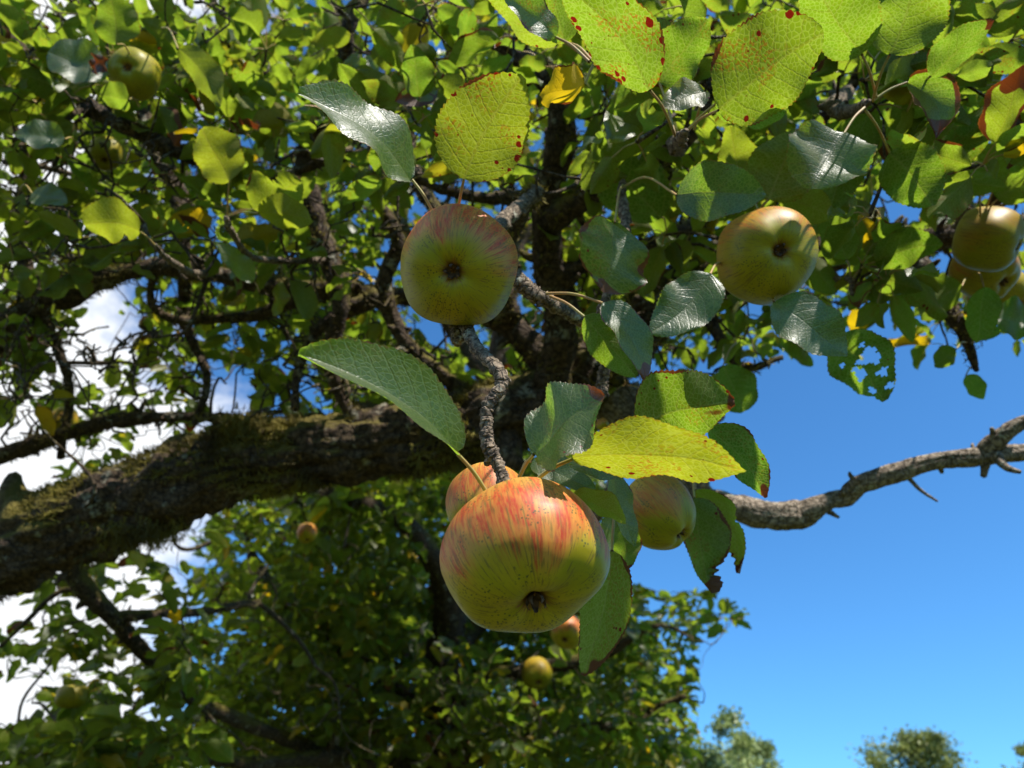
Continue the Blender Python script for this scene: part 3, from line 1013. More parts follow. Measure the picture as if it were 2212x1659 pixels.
# lines towards the sun that leaves should leave open: lit things in the photograph
LIT = [(at(1150, 1100, .375), .075, 9.0), (at(780, 300, .47), .035, 9.0), (at(1058, 275, .49), .045, 9.0), (at(1425, 965, .37), .045, 9.0),
       (at(1225, 205, .51), .045, 9.0), (at(1815, 330, .60), .035, 9.0), (at(820, 830, .36), .05, 9.0), (at(1670, 140, .5), .04, 9), (at(1330, 80, .5), .04, 9),
       (at(1230, 920, .39), .03, 9.0), (at(480, 330, .85), .04, 9), (at(240, 480, .85), .04, 9),
       (at(2140, 490, .9), .03, 9), (at(520, 930, 1.24), .06, 9.), (at(330, 985, 1.24), .05, 9), (at(90, 1060, 1.3), .05, 9), (at(720, 905, 1.22), .05, 9), (at(60, 1240, 1.28), .04, 9), (at(430, 1010, 1.2), .03, 9), (at(200, 1060, 1.25), .05, 9), (at(640, 960, 1.2), .03, 9), (at(1000, 880, 1.17), .03, 9), (at(120, 1180, 1.25), .03, 9), (at(800, 930, 1.18), .03, 9), (at(900, 860, 1.22), .05, 9), (at(1750, 1080, 1.1), .10, 9), (at(2000, 1000, 1.06), .12, 9), (at(2180, 960, 1.06), .1, 9)]


def blocked(P, size=0.03):
    px, py, d = proj(P)
    for c in CLEAR:
        if d < c[3] and (px - c[0]) ** 2 + (py - c[1]) ** 2 < (c[2] + size / max(d, .2) * PXW / VW * .5) ** 2:
            return True
    for q, rad, far in LIT:
        w = P - q
        al = w @ SUN
        if 0.0 < al < far and np.linalg.norm(w - SUN * al) < rad + size:
            return True
    return False


def grow(tree, clusters, twigs, leaves, lsize=(0.05, 0.085)):
    pos = np.array([s[0] for s in skel[tree]])
    rad = np.array([s[1] for s in skel[tree]])
    cl = np.array(clusters)
    dd = np.min(np.linalg.norm(cl[:, None, :] - pos[None, :, :], axis=2), axis=1)
    for ci in np.argsort(dd):
        c = cl[ci]
        ds = np.linalg.norm(pos - c, axis=1)
        k = int(np.argmin(ds))
        L = ds[k]
        if L < 0.01:
            continue
        p0 = pos[k]
        r0 = min(rad[k] * .8, 0.0016 + 0.009 * L)
        n = max(5, int(L / 0.02))
        n = min(n, 16)
        s = np.linspace(0, 1, n)[:, None]
        C = p0 * (1 - s) + c * s
        jit = rng.normal(0, 1, (4, 3)) * L * 0.13
        C = C + np.sin(s * math.pi) * jit[0] + np.sin(s * 2 * math.pi) * jit[1] * .6 + np.sin(s * 4 * math.pi) * jit[2] * .18
        C[:, 2] -= (np.sin(s[:, 0] * math.pi) * L * .08)
        rr = r0 * (1 - s[:, 0]) + 0.0017 * s[:, 0]
        rr = rr * (1 + 0.18 * rng.normal(0, 1, n))
        rr = np.clip(rr, 0.0008, None)
        twigs.append((C, rr))
        pos = np.vstack((pos, C[1:]))
        rad = np.concatenate((rad, rr[1:]))
        # rosette of leaves on the tip, some along the twig
        tdir = unit(C[-1] - C[-2])
        spots = [(C[-1], int(rng.integers(4, 8)))]
        if L > 0.10:
            spots.append((C[n // 2], int(rng.integers(2, 5))))
        if L > 0.22:
            spots.append((C[3 * n // 4], int(rng.integers(2, 4))))
        for sp_, m in spots:
            az0 = rng.uniform(0, 6.28)
            for j in range(m):
                az = az0 + j * 2.4 + rng.normal(0, .3)
                h = np.array((math.cos(az), math.sin(az), 0))
                dv = unit(h + np.array((0, 0, rng.normal(-0.12, 0.45))) + tdir * 0.35)
                Lf = rng.uniform(*lsize) * (0.8 if rng.random() < .2 else 1)
                pl = rng.uniform(0.015, 0.032)
                b = sp_ + dv * pl
                droop = rng.uniform(-0.1, 0.55)
                ax = unit(dv + np.array((0, 0, -droop)) + rng.normal(0, .18, 3))
                nrm = unit(np.array((0, 0, 1.0)) + rng.normal(0, 0.45, 3))
                nrm = unit(nrm - ax * (nrm @ ax))
                wv = np.cross(ax, nrm)      # wv x axis = nrm
                tip = b + ax * Lf
                mid = b + ax * Lf * .5 + nrm * Lf * rng.uniform(-.02, .16)
                cen_ = b + ax * Lf * .5
                if blocked(cen_, Lf * .45):
                    continue
                px, py, d_ = proj(cen_)
                if d_ > 0.1 and 0 < px < PXW and 0 < py < PXH:
                    if tree == 1 and dens1(px, py) <= 0:
                        continue
                    if tree == 2 and dens2(px, py) <= 0 and dens1(px, py) <= 0:
                        continue
                if 0 < d_ < 0.55 and -200 < px < PXW + 200 and -300 < py < PXH + 200:
                    continue
                if d_ <= 0.3 and np.linalg.norm(cen_ - CAM) < .5:
                    continue
                hw = Lf * rng.uniform(.23, .35)
                rn = rng.random()
                q = rng.random()
                col = (rn, rng.random() ** 3 * .9, 1.0 if q > .985 else (rng.uniform(.2, .6) if q > .93 else rng.uniform(0, .12)),
                       1.0 if rng.random() > .975 else rng.random() ** 4 * .7)
                leaves.append(dict(b=b, m=mid, t=tip, w=wv, hw=hw, fold=rng.uniform(2, 42), wave=rng.uniform(.05, .38),
                                   curl=rng.uniform(-.3, .6), seed=rng.uniform(0, 9), col=col, st=sp_, px=px, py=py, d=d_, L=Lf))


def sample(dens, n, xr, yr, depth):
    out = []
    while len(out) < n:
        px, py = rng.uniform(*xr), rng.uniform(*yr)
        dv = dens(px, py)
        if rng.random() > dv ** 1.3:
            continue
        d = depth(px, py)
        P = at(px, py, d)
        if P[2] < 0.6 or blocked(P, .015):
            continue
        out.append(P)
    return out


def depth1(px, py):
    near = 1.08
    if px > 1350 and py < 620:
        near = 0.68
    elif py < 420 and px > 700:
        near = 0.80
    if py > 600 and px < 1300:
        near = 1.35
    if 600 < py and px >= 1300:
        near = 1.08
    return near + 1.25 * rng.random() ** 1.5


tw1, lf1, tw2, lf2 = [], [], [], []
cl1 = sample(dens1, 680, (0, PXW), (0, 1170), depth1)
cl1 += sample(dens1, 130, (0, 1300), (520, 960), lambda x, y: rng.uniform(1.4, 2.3))
cl1 += sample(dens1, 200, (-700, 0), (-500, 1300), depth1)
cl1 += sample(dens1, 85, (0, 2900), (-900, 0), depth1)  # unseen crown above the frame, put in for the shade it casts
cl1 += sample(dens1, 60, (PXW, 2900), (-300, 500), depth1)
grow(1, cl1, tw1, lf1, (0.032, 0.070))


def depth2(px, py):
    if px < 420:
        return rng.uniform(1.7, 2.6)
    return 2.5 + 2.6 * rng.random()


cl2 = sample(dens2, 2900, (0, 1700), (980, PXH), depth2)
cl2 += sample(dens2, 120, (-500, 1600), (PXH, 2200), depth2)
cl2 += sample(lambda x, y: .8 if y < 420 else .3, 1250, (450, 2650), (-1150, 420), lambda x, y: rng.uniform(2.3, 5.6))  # upper crown added to shade the foliage below it
cl2 += sample(lambda x, y: .8, 90, (650, 1300), (420, 850), lambda x, y: rng.uniform(2.3, 5.0))
grow(2, cl2, tw2, lf2, (0.048, 0.085))


def bare(tree, n, xr, yr, depth, twigs):
    pos = np.array([s[0] for s in skel[tree]])
    rad = np.array([s[1] for s in skel[tree]])
    for k in range(n):
        px, py = rng.uniform(*xr), rng.uniform(*yr)
        c = at(px, py, depth())
        if blocked(c, .01):
            continue
        ds = np.linalg.norm(pos - c, axis=1)
        i = int(np.argmin(ds))
        L = ds[i]
        if L < .02 or L > .7:
            continue
        m = int(np.clip(L / .012, 6, 26))
        s_ = np.linspace(0, 1, m)[:, None]
        C = pos[i] * (1 - s_) + c * s_
        j = rng.normal(0, 1, (5, 3)) * L * (.12 if L < .25 else .07)
        for q in range(1, 5):
            C = C + np.sin(s_ * math.pi * q) * j[q] / q ** .6
        r0 = min(rad[i] * .7, .0018 + .016 * L)
        rr = (r0 * (1 - s_[:, 0]) + .0013 * s_[:, 0]) * (1 + .25 * rng.random(m))
        for q in range(3, m, 4):       # short fruiting spurs
            if rng.random() < .5:
                d_ = unit(rng.normal(0, 1, 3))
                e = C[q] + d_ * rng.uniform(.008, .028)
                twigs.append((np.array([C[q], (C[q] + e) / 2 + rng.normal(0, .002, 3), e, e + d_ * .003]), np.array((.0022, .0018, .0026, .0012))))
        twigs.append((C, rr))
        pos = np.vstack((pos, C[1:]))
        rad = np.concatenate((rad, rr[1:]))


def stalk_geo(p0, p1, r0=.0009, r1=.0006, sides=5, sag=0.1, n=5):
    L = np.linalg.norm(p1 - p0)
    mid = (p0 + p1) / 2 + UP * L * sag
    C = catmull(np.array([p0, mid, p1]), n)
    return tube(C, np.linspace(r0, r1, n), sides, 0, 0, 1, cap=False)


def build_leaves(leaves, tree_obj, solo, stuffname):
    vis = [i for i, l in enumerate(leaves) if l['d'] > 0.2 and -40 < l['px'] < PXW + 40 and -40 < l['py'] < PXH + 40]
    # rough depth test: count near leaves drawn before on a coarse grid so that solo leaves are ones the picture shows
    vis.sort(key=lambda i: leaves[i]['d'])
    occ = {}
    cand = []
    for i in vis:
        l = leaves[i]
        key = (int(l['px'] / 35), int(l['py'] / 35))
        if occ.get(key, 0) < 1 and 0 < l['px'] < PXW and 0 < l['py'] < PXH:
            face = abs(unit(np.cross(l['w'], l['t'] - l['b'])) @ unit(l['b'] - CAM))
            cand.append((l['L'] / l['d'] * (face + .1), i))
        occ[key] = occ.get(key, 0) + 1
    cand.sort(reverse=True)
    alone = set(i for _, i in cand[:solo])
    bag = Bag()
    for i, l in enumerate(leaves):
        hi = i in alone
        nearl = l['d'] < 1.3
        v, f, a = leaf_geo(l['b'], l['m'], l['t'], l['w'], l['hw'], nu=34 if hi and nearl else (11 if nearl else 7), nv=4 if hi and nearl else (3 if nearl else 2),
                           fold=l['fold'], wave=l['wave'], curl=l['curl'], seed=l['seed'], serr=.05 if hi and nearl else 0, teeth=17)
        c = leaf_col(len(v), *l['col'])
        if hi:
            b = Bag(); b.add(v, f, None, a, c)
            o = link('leaf', b.mesh('leaf', [LEAF]), tree_obj)
            if l['col'][2] > .9:
                o['label'] = 'yellow leaf'
            elif l['col'][3] > .9:
                o['label'] = 'brown withered leaf'
            sv, sf, st, sa = stalk_geo(l['st'], l['b'])
            s = Bag(); s.add(sv, sf, st, sa)
            link('stalk', s.mesh('stalk', [STALK]), o)
        else:
            bag.add(v, f, None, a, c)
            if nearl:
                sv, sf, st, sa = stalk_geo(l['st'], l['b'], sides=3, n=3)
                bag.add(sv, sf, st, sa, mat=1)
    link(stuffname, bag.mesh(stuffname, [LEAF, STALK]), tree_obj, kind='stuff')


def build_twigs(twigs, tree_obj, solo):
    sc_ = []
    for i, (C, rr) in enumerate(twigs):
        px, py, d = proj(C.mean(0))
        ins = d > 0.3 and 0 < px < PXW and 0 < py < PXH
        sc_.append((np.linalg.norm(C[-1] - C[0]) * rr.mean() / max(d, .1) ** 2 if ins else 0, i))
    sc_.sort(reverse=True)
    alone = set(i for s, i in sc_[:solo] if s > 0)
    bag = Bag()
    for i, (C, rr) in enumerate(twigs):
        v, f, t3, a_ = tube(C, rr, 6 if i in alone else 5, i * .37, 0, 1)
        if i in alone:
            b = Bag(); b.add(v, f, t3, a_)
            link('twig', b.mesh('twig', [DARKTWIG]), tree_obj)
        else:
            bag.add(v, f, t3, a_)
    link('twigwork', bag.mesh('twigwork', [DARKTWIG]), tree_obj, kind='stuff')


# ------------------------------------------------------------ hand placed leaves
# base, tip, width px, side, depth base, depth tip, options
HL = [
    ((988, 980), (638, 766), 118, 'T', .375, .33, dict(roll=48, bend=(30, -42), at=(1060, 1078, .385), fold=26, rn=.35, br=.25, wave=.06, curl=.1)),
    ((1153, 982), (1306, 850), 150, 'T', .385, .37, dict(at=(1122, 1030, .40), fold=10, roll=48, rn=.2, br=.45, rust=.5, bend=(0, 0))),
    ((1236, 992), (1608, 1030), 124, 'B', .375, .35, dict(at=(1146, 1047, .385), fold=10, rn=.9, rust=.75, yel=.30, bend=(18, -44), roll=42, tipcurl=.05, br=.3)),
    ((1382, 925), (1590, 868), 172, 'B', .46, .46, dict(at=(1372, 1010, .52), rn=.6, rust=.5, br=.6, bend=(-20, -20), fold=12)),
    ((1530, 925), (1655, 1078), 84, 'B', .52, .50, dict(at=(1500, 960, .6), rn=.1, rust=.4, br=.5, bend=(18, -12), roll=35)),
    ((1150, 996), (1290, 1066), 62, 'T', .50, .47, dict(at=(1120, 1040, .6), rn=.1, roll=30)),
    ((1345, 990), (1228, 1004), 74, 'T', .50, .46, dict(at=(1372, 1010, .62), rn=.1, roll=20, bend=(0, 22))),
    ((1328, 1020), (1372, 1182), 52, 'T', .52, .50, dict(at=(1372, 1010, .62), rn=.15, roll=40, bend=(-22, 0), br=.3)),
    ((1235, 1075), (1352, 1132), 52, 'B', .47, .46, dict(at=(1200, 1060, .5), rn=.8, yel=.3, roll=45, bend=(14, -16))),
    ((1322, 1190), (1258, 1462), 108, 'B', .50, .49, dict(at=(1330, 1080, .60), rn=1.0, yel=.12, rust=.5, br=.5, bend=(14, 8), fold=10, wave=.05)),
    ((1345, 1128), (1355, 1232), 62, 'B', .54, .53, dict(at=(1330, 1080, .62), rn=.5, br=.5, rust=.3)),
    ((1318, 1110), (1328, 1205), 50, 'T', .58, .57, dict(at=(1330, 1080, .62), rn=.1)),
    ((1500, 1075), (1540, 1284), 104, 'B', .64, .62, dict(at=(1490, 1000, .72), rn=.9, rust=.9, br=.62, bend=(-18, 0), bites=[(.80, .75, .10), (.3, -.2, .1)], curl=.4)),
    ((1502, 1058), (1600, 1242), 72, 'B', .67, .64, dict(at=(1490, 1000, .72), rn=.9, yel=.25, br=.55, rust=.7, bend=(38, -30), roll=25, bites=[(.86, -.8, .1), (.5, .3, .08)], curl=-.4)),
    # first apple
    ((1002, 388), (1132, 163), 200, 'B', .50, .48, dict(at=(988, 462, .51), rn=.85, rust=.9, yel=.18, br=.30, bend=(-20, -14), fold=8, wave=.05)),
    ((890, 388), (640, 196), 98, 'T', .51, .46, dict(at=(940, 466, .51), rn=.1, glare=1, bend=(20, -26), fold=14, br=.2)),
    # upper right group
    ((1552, 238), (1782, 70), 205, 'B', .50, .49, dict(at=(1468, 303, .56), rn=.55, rust=.8, yel=.08, br=.42, bend=(-6, -10), fold=12, b=.62, wave=.08)),
    ((1545, 225), (1700, 240), 90, 'B', .54, .52, dict(at=(1468, 303, .56), rn=.4, roll=35, bend=(0, 20))),
    ((1404, 195), (1200, -50), 150, 'B', .50, .48, dict(at=(1458, 292, .56), rn=.8, rust=.95, br=.4, bend=(34, -14), fold=10)),
    ((1208, 88), (1040, -70), 118, 'B', .57, .56, dict(at=(1275, 135, .57), rn=.95, rust=.4, yel=.12, bend=(-12, 24), fold=28)),
    ((1200, 80), (1085, -20), 66, 'T', .54, .52, dict(at=(1272, 133, .52), rn=.1, rust=.8, br=.5)),
    ((1222, 92), (1165, -80), 96, 'B', .56, .55, dict(at=(1278, 130, .52), rn=.5, rust=.4)),
    ((1264, 182), (1168, 212), 78, 'B', .52, .50, dict(at=(1282, 140, .52), rn=.8, yel=1.0, br=.5, fold=20, wave=.2, roll=40)),
    ((1425, 180), (1530, 40), 120, 'B', .62, .60, dict(at=(1458, 292, .6), rn=.2, rust=.5)),
    ((1524, 195), (1428, 235), 66, 'T', .56, .55, dict(at=(1500, 280, .6), rn=.1, yel=.2, rust=.6)),
    ((1862, 118), (1735, -60), 150, 'B', .56, .54, dict(at=(1893, 210, .62), rn=.6, rust=.1, bend=(0, 12))),
    ((1922, 118), (1990, -100), 160, 'B', .56, .54, dict(at=(1885, 218, .62), rn=.85, bend=(14, 0))),
    ((2010, 165), (2148, 42), 74, 'B', .60, .57, dict(at=(1960, 240, .7), rn=.2, br=.5, roll=25, fold=26)),
    ((1822, 290), (1752, 412), 128, 'T', .60, .58, dict(at=(1868, 232, .62), rn=.1, fold=24, glare=1, bend=(-6, -4), b=.5)),
    ((1462, 422), (1656, 424), 124, 'T', .56, .53, dict(at=(1345, 404, .74), rn=.12, rust=.4, br=.3, bend=(0, -12), roll=15)),
    ((1328, 480), (1306, 632), 158, 'T', .62, .60, dict(at=(1345, 400, .74), rn=.1, rust=.4, br=.55, b=.55, fold=8, bites=[(.86, .5, .10)])),
    ((1534, 592), (1400, 722), 118, 'T', .58, .56, dict(at=(1556, 568, .62), rn=.1, roll=15, bend=(20, 26))),
    ((1672, 652), (1832, 770), 112, 'T', .60, .58, dict(at=(1650, 600, .66), rn=.15, fold=10, br=.2)),
    ((1262, 684), (1376, 815), 90, 'B', .54, .52, dict(at=(1188, 640, .56), rn=.55, roll=10, br=.4)),
    ((1302, 655), (1392, 822), 74, 'T', .53, .51, dict(at=(1180, 634, .56), rn=.2, roll=35, br=.6, bend=(28, -16))),
    ((1660, 432), (1722, 278), 150, 'B', .66, .65, dict(at=(1642, 452, .68), rn=.15, yel=.15, rust=.2)),
    ((1680, 420), (1800, 470), 90, 'B', .70, .68, dict(at=(1642, 452, .68), rn=.9, yel=.2, rust=.2)),
    ((1600, 400), (1575, 270), 84, 'B', .74, .73, dict(at=(1640, 455, .72), rn=.8, yel=.15, rust=.2)),
    ((1922, 330), (2016, 446), 128, 'B', .66, .64, dict(at=(1868, 236, .62), rn=.2, bend=(6, -8), roll=10)),
    ((1960, 178), (2022, 300), 84, 'T', .62, .60, dict(at=(1885, 218, .62), rn=.4, br=.8, bend=(60, -20), roll=20, curl=.4)),
    ((1888, 232), (1790, 470), 104, 'B', .78, .78, dict(at=(1868, 236, .7), rn=.6, bend=(-20, -10))),
    ((2116, 424), (2088, 305), 104, 'B', .80, .79, dict(at=(2118, 468, .85), rn=.9, yel=.1, bend=(10, 0))),
    ((1890, 566), (2038, 530), 84, 'B', .78, .77, dict(at=(1838, 604, .85), rn=.15, bend=(0, -18))),
    ((1828, 562), (1775, 438), 76, 'B', .76, .75, dict(at=(1838, 600, .85), rn=.7)),
    ((1812, 725), (1912, 868), 132, 'B', .74, .73, dict(at=(1790, 690, .85), rn=.25, rust=.3, holes=[(.42, .30, .10, .32), (.55, -.22, .09, .20), (.66, .42, .05, .18), (.8, -.15, .05, .12), (.25, .35, .03, .08), (.85, .35, .04, .12), (.35, -.5, .03, .08)], bites=[(.9, -.5, .08)])),
    ((1562, 790), (1608, 890), 88, 'B', .92, .91, dict(at=(1590, 740, 1.0), rn=.15, b=.5)),
    ((2078, 618), (1985, 668), 86, 'B', .92, .90, dict(at=(2090, 600, .95), rn=.9, b=.5)),
    ((1860, 625), (2020, 618), 74, 'B', .88, .87, dict(at=(1838, 604, .85), rn=.3, yel=.1)),
    ((2125, 620), (2110, 742), 66, 'B', .86, .85, dict(at=(2110, 590, .95), rn=.2)),
    ((2150, 690), (2240, 700), 84, 'T', .90, .89, dict(at=(2120, 640, .95), rn=.15)),
    ((2130, 735), (2120, 700), 60, 'B', .95, .95, dict(at=(2100, 740, 1.0), rn=.2)),
    ((2086, 812), (2126, 862), 40, 'B', 1.02, 1.0, dict(at=(2100, 790, 1.04), rn=.2)),
    ((2065, 755), (2018, 792), 44, 'B', .98, .98, dict(at=(2090, 740, 1.04), rn=.4)),
    ((2155, 430), (2240, 365), 90, 'B', .82, .80, dict(at=(2130, 470, .88), rn=.8)),
    ((2150, 400), (2225, 300), 80, 'B', .84, .82, dict(at=(2125, 470, .88), rn=.7)),
    # left middle, a little out of focus
    ((495, 392), (434, 276), 104, 'B', .84, .83, dict(at=(490, 466, .87), rn=.9, yel=.22, br=.35, b=.6)),
    ((548, 452), (652, 388), 110, 'B', .86, .85, dict(at=(490, 466, .87), rn=.8, yel=.15, br=.45, bites=[(.6, .5, .12)])),
    ((558, 460), (676, 478), 72, 'B', .85, .83, dict(at=(490, 468, .87), rn=.85, yel=.2, bend=(0, -12))),
    ((302, 500), (180, 486), 92, 'B', .82, .81, dict(at=(335, 530, .84), rn=.85, yel=.2, b=.55, bend=(0, -22), bites=[(.3, .4, .08)])),
    ((548, 608), (465, 522), 46, 'T', .95, .92, dict(at=(560, 630, 1.0), rn=.6, roll=30)),
    ((70, 418), (146, 440), 52, 'T', .98, .97, dict(at=(40, 410, 1.1), rn=.5)),
    ((178, 512), (74, 458), 34, 'B', .98, .96, dict(at=(230, 540, 1.1), rn=.9, roll=35, yel=.2)),
    ((140, 300), (30, 290), 60, 'T', .98, .96, dict(at=(170, 320, 1.1), rn=.1)),
    ((385, 105), (476, 230), 66, 'B', .88, .86, dict(at=(350, 60, 1.0), rn=.9, yel=.12, bend=(18, -14))),
    ((252, 95), (240, -20), 90, 'B', .88, .87, dict(at=(285, 128, 1.0), rn=.7)),
    ((278, 215), (214, 205), 62, 'B', .95, .95, dict(at=(300, 230, 1.05), rn=.9)),
    ((232, 165), (104, 115), 92, 'T', .98, .96, dict(at=(280, 160, 1.1), rn=.3, b=.55)),
    ((200, 150), (232, 128), 34, 'T', .96, .95, dict(at=(180, 150, 1.05), rn=.5, br=1.6, wave=.5)),
    ((905, 210), (890, 95), 72, 'B', .82, .80, dict(at=(915, 260, .95), rn=.1)),
    ((1360, 160), (1375, 320), 130, 'B', .85, .84, dict(at=(1400, 150, .9), rn=.1, b=.5)),
    ((1430, 470), (1270, 330), 140, 'B', .84, .82, dict(at=(1440, 500, .95), rn=.1)),
]
nhl = 0
NHL = len(HL)
for (b0, t0, wpx, sidef, d0, d1, o) in HL:
    B3, T3_ = at(*b0, d0), at(*t0, d1)
    bd = o.get('bend', (0, 0))
    mx_, my_ = (b0[0] + t0[0]) / 2 + bd[0], (b0[1] + t0[1]) / 2 + bd[1]
    dm = (d0 + d1) / 2
    ax = unit(T3_ - B3)
    view = unit(CAM - (B3 + T3_) / 2)
    nrm = unit(view - ax * (view @ ax))
    if sidef == 'B':
        nrm = -nrm
    tgt = unit(SUN - ax * (SUN @ ax))
    rl = R(o.get('roll', 34 if sidef == 'T' else 24))
    angmax = math.acos(max(-1, min(1, float(nrm @ tgt))))
    rl = min(rl, angmax)
    tq = unit(tgt - nrm * (tgt @ nrm))
    nrm = unit(nrm * math.cos(rl) + tq * math.sin(rl))
    if o.get('glare'):
        hv = unit(SUN + view)
        nrm = unit(hv - ax * (hv @ ax))
        if nrm @ view < .55:
            nrm = unit(nrm + view * .4 - ax * ((view * .4) @ ax))
    if o.get('glare'):
        hv = unit(SUN + view)
        nrm = unit(hv - ax * (hv @ ax))
        rl = math.acos(min(1, float(nrm @ view)))
    w = np.cross(ax, nrm)
    M3 = at(mx_, my_, dm) + nrm * np.linalg.norm(T3_ - B3) * o.get('arch', .05)
    fd = o.get('fold', 14)
    hw = wpx / 2 * dm * VW / PXW / math.cos(rl) / math.cos(R(fd))
    L = np.linalg.norm(T3_ - B3)
    sd0 = nhl * 1.37
    big = L / dm > .12
    v, f, a = leaf_geo(B3, M3, T3_, w, hw, nu=100 if big else 50, nv=12 if (big or 'holes' in o) else 6, fold=fd, serr=.055, teeth=24 if big else 18,
                       wave=o.get('wave', .15), curl=o.get('curl', 0), seed=sd0, bites=o.get('bites', ()), b=o.get('b'), holes=o.get('holes', ()), tipcurl=o.get('tipcurl', 0))
    c = leaf_col(len(v), o.get('rn', .5), o.get('rust', .15), o.get('yel', 0), o.get('br', 0))
    bg1 = Bag(); bg1.add(v, f, None, a, c)
    ob = link('leaf', bg1.mesh('leaf', [LEAF]), TREE)
    if 'holes' in o:
        ob['label'] = 'leaf eaten through with holes'
    elif o.get('yel', 0) >= .9:
        ob['label'] = 'bright yellow leaf'
    elif o.get('rust', 0) > .7:
        ob['label'] = 'leaf with rust-red spots'
    if 'at' in o:
        k = d0 / .45
        sv, sf, st, sa = stalk_geo(at(*o['at']), B3, .0011 if d0 < .7 else .0010, .0009, 8, .06, 10)
        s = Bag(); s.add(sv, sf, st, sa)
        # midrib runs on along the underside of the blade
        link('stalk', s.mesh('stalk', [STALK]), ob)
    # midrib ridge
    nhl += 1

bare(1, 900, (0, 1450), (250, 960), lambda: rng.uniform(1.05, 2.1), tw1)
bare(1, 600, (0, 1500), (350, 850), lambda: rng.uniform(1.1, 1.9), tw1)
bare(1, 420, (0, PXW), (-100, 600), lambda: rng.uniform(0.95, 2.0), tw1)
bare(2, 130, (0, 1250), (1100, PXH), lambda: rng.uniform(2.0, 3.2), tw2)
build_leaves(lf1, TREE, max(0, 100 - NHL), 'foliage')
build_leaves(lf2, TREE2, 60, 'foliage')
build_twigs(tw1, TREE, 60)
build_twigs(tw2, TREE2, 25)

# ------------------------------------------------------------ apples
PROF = [(0.0, 0.50), (0.05, 0.53), (0.14, 0.62), (0.28, 0.76), (0.48, 0.84), (0.70, 0.78), (0.88, 0.58), (0.98, 0.30), (1.0, 0.02),
        (0.96, -0.26), (0.86, -0.50), (0.70, -0.675), (0.52, -0.775), (0.38, -0.805), (0.26, -0.785), (0.16, -0.72), (0.085, -0.645), (0.0, -0.60)]


